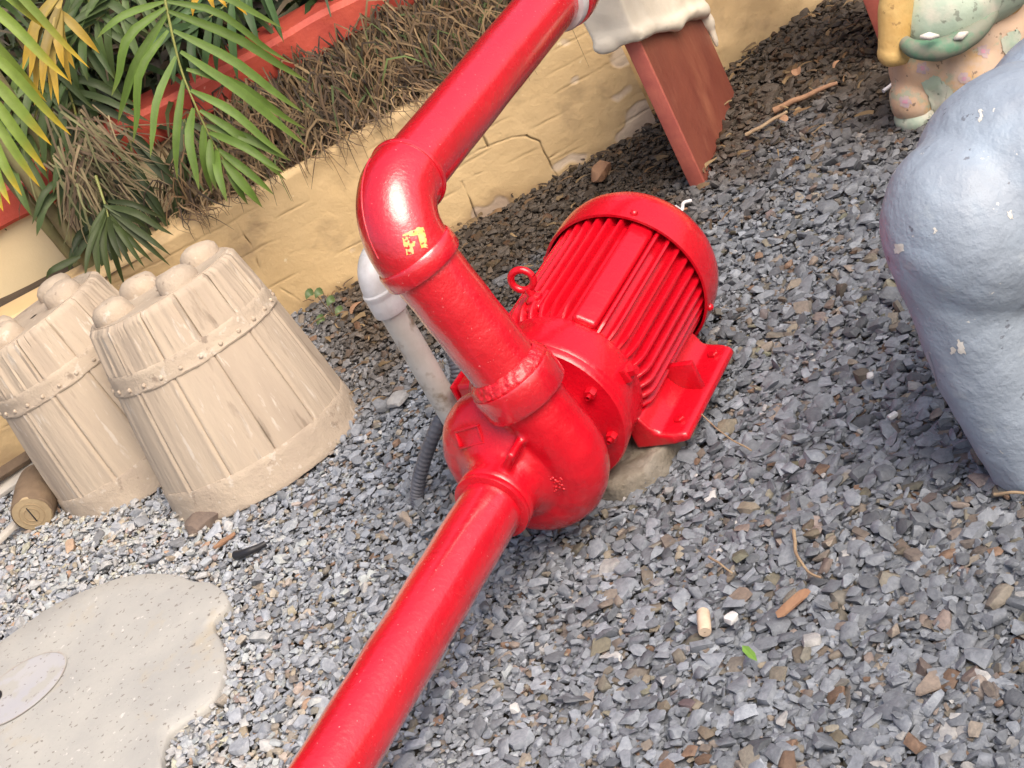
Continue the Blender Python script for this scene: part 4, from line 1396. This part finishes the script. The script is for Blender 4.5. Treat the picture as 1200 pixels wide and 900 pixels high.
# orange tips at the top
rach = [(1250, -300, 4.15), (1230, -160, 4.14), (1215, -60, 4.14)]
lfl = [(1215, -100, 1130, 100), (1225, -80, 1260, 60), (1240, -90, 1330, 45), (1250, -120, 1450, 90), (1240, -140, 1420, 30)]
world_child(frond(palm, rach, lfl, S5, 4.1, (0.60, 0.36, 0.03), (0.70, 0.38, 0.03), 0.018, 0.5), palm)
# lower fan over the planters
S8 = (5.0, 0, 180)
rach = [(560, 130, 4.16), (600, 250, 4.13), (625, 330, 4.10), (640, 400, 4.08)]
lfl = [(620, 330, 500, 735), (625, 340, 580, 755), (630, 345, 655, 790), (635, 350, 735, 785), (640, 360, 790, 690), (645, 360, 850, 670), (645, 350, 1000, 660), (640, 330, 1005, 600), (635, 310, 1020, 480), (630, 280, 960, 380), (640, 370, 720, 640), (615, 320, 530, 570), (640, 390, 900, 640), (610, 300, 870, 440), (470, 603, 270, 735), (625, 340, 620, 640)]
world_child(frond(palm, rach, lfl, S8, 4.1, (0.050, 0.070, 0.022), (0.08, 0.085, 0.03), 0.017, 0.7, jit=0.3), palm)
# more fronds further back fill the top left
for (sx, sy, YY, cc, ang, seed) in ((300, -60, 4.42, (0.05, 0.10, 0.035), 100, 1), (90, -40, 4.45, (0.06, 0.10, 0.03), 60, 2), (40, 60, 4.40, (0.07, 0.11, 0.03), 70, 3), (160, -60, 4.44, (0.07, 0.11, 0.035), 95, 4),
                                    (70, 90, 4.36, (0.06, 0.09, 0.03), 55, 5), (230, -80, 4.5, (0.05, 0.09, 0.03), 75, 6), (150, 150, 4.36, (0.035, 0.055, 0.018), 75, 7), (215, 140, 4.38, (0.04, 0.06, 0.02), 60, 8)):
    rr = random.Random(seed)
    rach, lfl = [], []
    for i in range(9):
        a = rad(ang + 4 * i)
        rach.append((sx + 16 * i * math.cos(a), sy + 16 * i * math.sin(a), YY - 0.008 * i))
    for i in range(9):
        bx, by, _ = rach[i]
        for s in (-1, 1):
            a = rad(ang + 4 * i + s * rr.uniform(25, 50))
            L = rr.uniform(70, 110) * (1 - 0.05 * i)
            lfl.append((bx, by, bx + L * math.cos(a), by + L * math.sin(a) + 12))
    world_child(frond(palm, rach, lfl, (1, 0, 0), YY, cc, (cc[0] * 1.6, cc[1] * 1.2, cc[2]), 0.020, 0.75, jit=0.35), palm)


# ------------------------------------------------------------------ dry blades over the edge of the bed, and the dark planting behind
def blade_mass(name, specs, mat, label, cat):
    Vs, Fs, cs = [], [], []
    for (pts, wd, col, nn) in specs:
        P = spline(pts, nn)
        k = len(Vs)
        for i in range(nn):
            t = i / (nn - 1)
            d = (P[min(i + 1, nn - 1)] - P[max(i - 1, 0)]).normalized()
            s = d.cross(Vector((0.2, -0.8, 0.5)))
            s = s.normalized() if s.length > 1e-4 else Vector((1, 0, 0))
            ww = wd * (1 - 0.85 * t * t) * 0.5
            Vs += [P[i] + s * ww, P[i] - s * ww]
            cs += [col, col]
        Fs += [(k + 2 * i, k + 2 * i + 2, k + 2 * i + 3, k + 2 * i + 1) for i in range(nn - 1)]
    me = mesh(name, Vs, Fs, mat, True, None)
    colour_attr(me, 'leaf', np.array(cs))
    return tag(link(name, me), label, cat, kind='stuff')


rr = random.Random(21)
DRY = [(0.22, 0.145, 0.07), (0.15, 0.095, 0.05), (0.28, 0.19, 0.095), (0.10, 0.062, 0.035), (0.19, 0.11, 0.05), (0.06, 0.04, 0.025)]
specs = []
for q in range(6200):
    x = rr.uniform(-0.50, 0.64)
    if x < -0.40 and rr.random() < 0.6: continue
    dpt = rr.random()
    yb = wall_y(x) + 0.035 + dpt * 0.25
    z0 = 0.335 + rr.uniform(0, 0.02) + 0.10 * dpt
    L = rr.uniform(0.07, 0.24)
    cl = mnoise.noise(Vector((x * 9, yb * 9, 3.3)))          # tufts lean the same way
    az = 1.9 * cl + rr.gauss(0.25, 0.45)
    dx, dy = L * 0.75 * math.sin(az), -L * abs(math.cos(az)) * rr.uniform(0.05, 0.5)
    hz = L * rr.uniform(0.1, 0.6)
    p0 = Vector((x, yb, z0))
    p1 = p0 + Vector((dx * 0.35, dy * 0.35, hz))
    p2 = p0 + Vector((dx * 0.8, dy * 0.9, hz * rr.uniform(0.3, 0.9)))
    p3 = p0 + Vector((dx * 1.1, dy * 1.25, hz * rr.uniform(-0.8, 0.3)))
    if p3.y < wall_y(p3.x) + 0.01 and rr.random() < 0.85: continue
    c = rr.choice(DRY) if rr.random() < 0.93 else (0.10, 0.14, 0.04)
    k = rr.uniform(0.45, 1.15) * (0.9 + 0.3 * cl)
    specs.append(([p0, p1, p2, p3], rr.uniform(0.003, 0.008), [v * k for v in c], 6))
for q in range(120):                           # a few hang over the top edge of the wall, in tufts
    x = rr.choice((-0.50, -0.41, -0.32, -0.12, -0.05, 0.02, 0.10, 0.16)) + rr.gauss(0, 0.025)
    yw = wall_y(x)
    p0 = Vector((x, yw + rr.uniform(0.03, 0.10), 0.37 + rr.uniform(0, 0.03)))
    dr = abs(rr.gauss(0, 0.035)) + 0.002
    p1 = Vector((x + rr.gauss(0, 0.02), yw + 0.005, 0.372 + rr.uniform(0, 0.03)))
    p2 = Vector((p1.x + rr.gauss(0.01, 0.025), yw - 0.014, 0.362))
    p3 = Vector((p2.x + rr.gauss(0.01, 0.02), yw - 0.018, 0.357 - dr))
    c = rr.choice(DRY)
    specs.append(([p0, p1, p2, p3], rr.uniform(0.0025, 0.005), c, 7))
blade_mass('dry_grass', specs, m_litter, 'brown dry grass blades crowding the bed above the yellow wall', 'dry grass')

specs = []
for q in range(210):                           # hanging dead fibres round the palm stems
    px0, py0 = rr.gauss(100, 22), rr.uniform(120, 225)
    Y = rr.uniform(4.16, 4.40)
    p0 = at_y(px0, py0, Y)
    L = rr.uniform(0.06, 0.20)
    dx = rr.gauss(0.0, 0.05)
    pts = [p0, p0 + Vector((dx * 0.5, -0.02, -L * 0.3)), p0 + Vector((dx, -0.03, -L * 0.7)), p0 + Vector((dx * 1.3 + rr.gauss(0, 0.02), -0.03, -L))]
    k = rr.uniform(0.5, 1.1)
    c = rr.choice([(0.30, 0.24, 0.13), (0.24, 0.18, 0.10), (0.20, 0.20, 0.09), (0.15, 0.10, 0.06)])
    specs.append((pts, rr.uniform(0.003, 0.007), [v * k for v in c], 6))
blade_mass('dead_palm_fibre', specs, m_litter, 'brown dead fibres hanging round the palm stems above the planters', 'dead leaves')

specs = []
GR = [(0.025, 0.045, 0.012), (0.035, 0.06, 0.015), (0.015, 0.026, 0.009), (0.06, 0.07, 0.018), (0.08, 0.055, 0.025), (0.04, 0.03, 0.018)]
for q in range(15000):
    Y = 4.62 + 2.6 * rr.random() ** 1.3
    x = rr.uniform(-2.6, 2.2)
    p0 = Vector((x, Y, 0.5 + rr.random() * 0.42))
    L = rr.uniform(0.10, 0.30)
    a = rr.uniform(0, 6.28)
    d = Vector((math.cos(a), math.sin(a) * 0.8 - 0.3, 0))
    h = rr.uniform(-0.1, 0.6) * L
    pts = [p0, p0 + d * L * 0.35 + Vector((0, 0, h)), p0 + d * L * 0.75 + Vector((0, 0, h * 0.7)), p0 + d * L + Vector((0, 0, h * 0.2 - 0.04))]
    k = rr.uniform(0.6, 1.2)
    specs.append((pts, rr.uniform(0.010, 0.024), [v * k for v in rr.choice(GR)], 5))
for q in range(7000):                          # the thicket goes on upwards, out of the picture
    p0 = Vector((rr.uniform(-5.5, 1.1), rr.uniform(5.3, 7.0), 0.6 + 3.0 * rr.random()))
    L = rr.uniform(0.35, 0.65)
    a = rr.uniform(0, 6.28)
    d = Vector((math.cos(a), math.sin(a), 0))
    h = rr.uniform(-0.2, 0.5) * L
    pts = [p0, p0 + d * L * 0.35 + Vector((0, 0, h)), p0 + d * L * 0.75 + Vector((0, 0, h * 0.6)), p0 + d * L + Vector((0, 0, -0.1))]
    k = rr.uniform(0.6, 1.2)
    specs.append((pts, rr.uniform(0.04, 0.06), [v * k for v in rr.choice(GR)], 5))
blade_mass('background_foliage', specs, m_leaf, 'dark tangled foliage on the bank behind the red coping', 'foliage')

# leaf litter strewn along the foot of the wall
specs = []
for q in range(260):
    x = rr.uniform(-0.42, 1.35)
    yw = wall_y(x) if x < 0.64 else 4.165 + (x - 0.6) * 0.2175
    yy = yw - 0.02 - 0.75 * rr.random() ** 1.6
    p0 = Vector((x, yy, rr.uniform(0.012, 0.030)))
    L = rr.uniform(0.012, 0.05)
    a = rr.uniform(0, 6.28)
    d = Vector((math.cos(a), math.sin(a), 0))
    pts = [p0, p0 + d * L * 0.3 + Vector((0, 0, 0.004)), p0 + d * L * 0.7 + Vector((rr.gauss(0, 0.004), rr.gauss(0, 0.004), 0.002)), p0 + d * L]
    k = rr.uniform(0.5, 1.1)
    specs.append((pts, rr.uniform(0.004, 0.014) if rr.random() < 0.5 else 0.004, [v * k for v in rr.choice(DRY)], 5))
blade_mass('leaf_litter', specs, m_litter, 'brown leaf litter strewn on dark gravel along the wall foot', 'leaf litter')

# small weed at the foot of the wall
wd0 = at_z(392, 372, 0.0)
weed = empty('weed', wd0)
tag(weed, 'small weed with round dark green leaves at the wall foot by white pipe', 'weed')
for (px, py, h) in ((367, 342, 0.1), (378, 341, 0.1), (392, 350, 0.09), (388, 388, 0.04), (402, 362, 0.06), (380, 372, 0.05), (410, 372, 0.05)):
    tip_ = at_y(px, py, wd0.y - 0.02) - wd0
    st_ = obj('stem', tube(spline([(0, 0, -0.01), tip_ * 0.5 + Vector((0, 0, 0.01)), tip_], 8), 0.0013, 6), m_twig, weed)
    VF = blade([tip_, tip_ + Vector((-0.008, -0.008, 0.006)), tip_ + Vector((-0.016, -0.012, 0.004)), tip_ + Vector((-0.024, -0.014, -0.004))], 0.020, 0.15, 7)
    obj('leaf', VF, m_weed, st_)
# brown dead leaf by the weed
for (px, py, s, a, lab) in ((413, 368, 0.040, 0.4, 'curled rusty dead leaf beside the weed at the wall foot'), (935, 88, 0.028, 1.2, 'rusty round dead leaf on dark gravel above the brown stick'), (922, 142, 0.024, 2.0, 'rusty dead leaf just below the brown stick'), (978, 80, 0.026, 0.2, 'orange-brown dead leaf at the right end of the brown stick')):
    p = at_z(px, py, 0.028)
    d = Vector((math.cos(a), math.sin(a), 0.15))
    VF = blade([Vector(), d * s * 0.4 + Vector((0, 0, 0.006)), d * s * 0.8 + Vector((0, 0, 0.004)), d * s * 1.1], s * 0.75, 0.2, 8, Vector((0, 0.2, 1)), 0.3)
    tag(obj('dead_leaf', VF, m_bark, None, loc=p), lab, 'leaf')
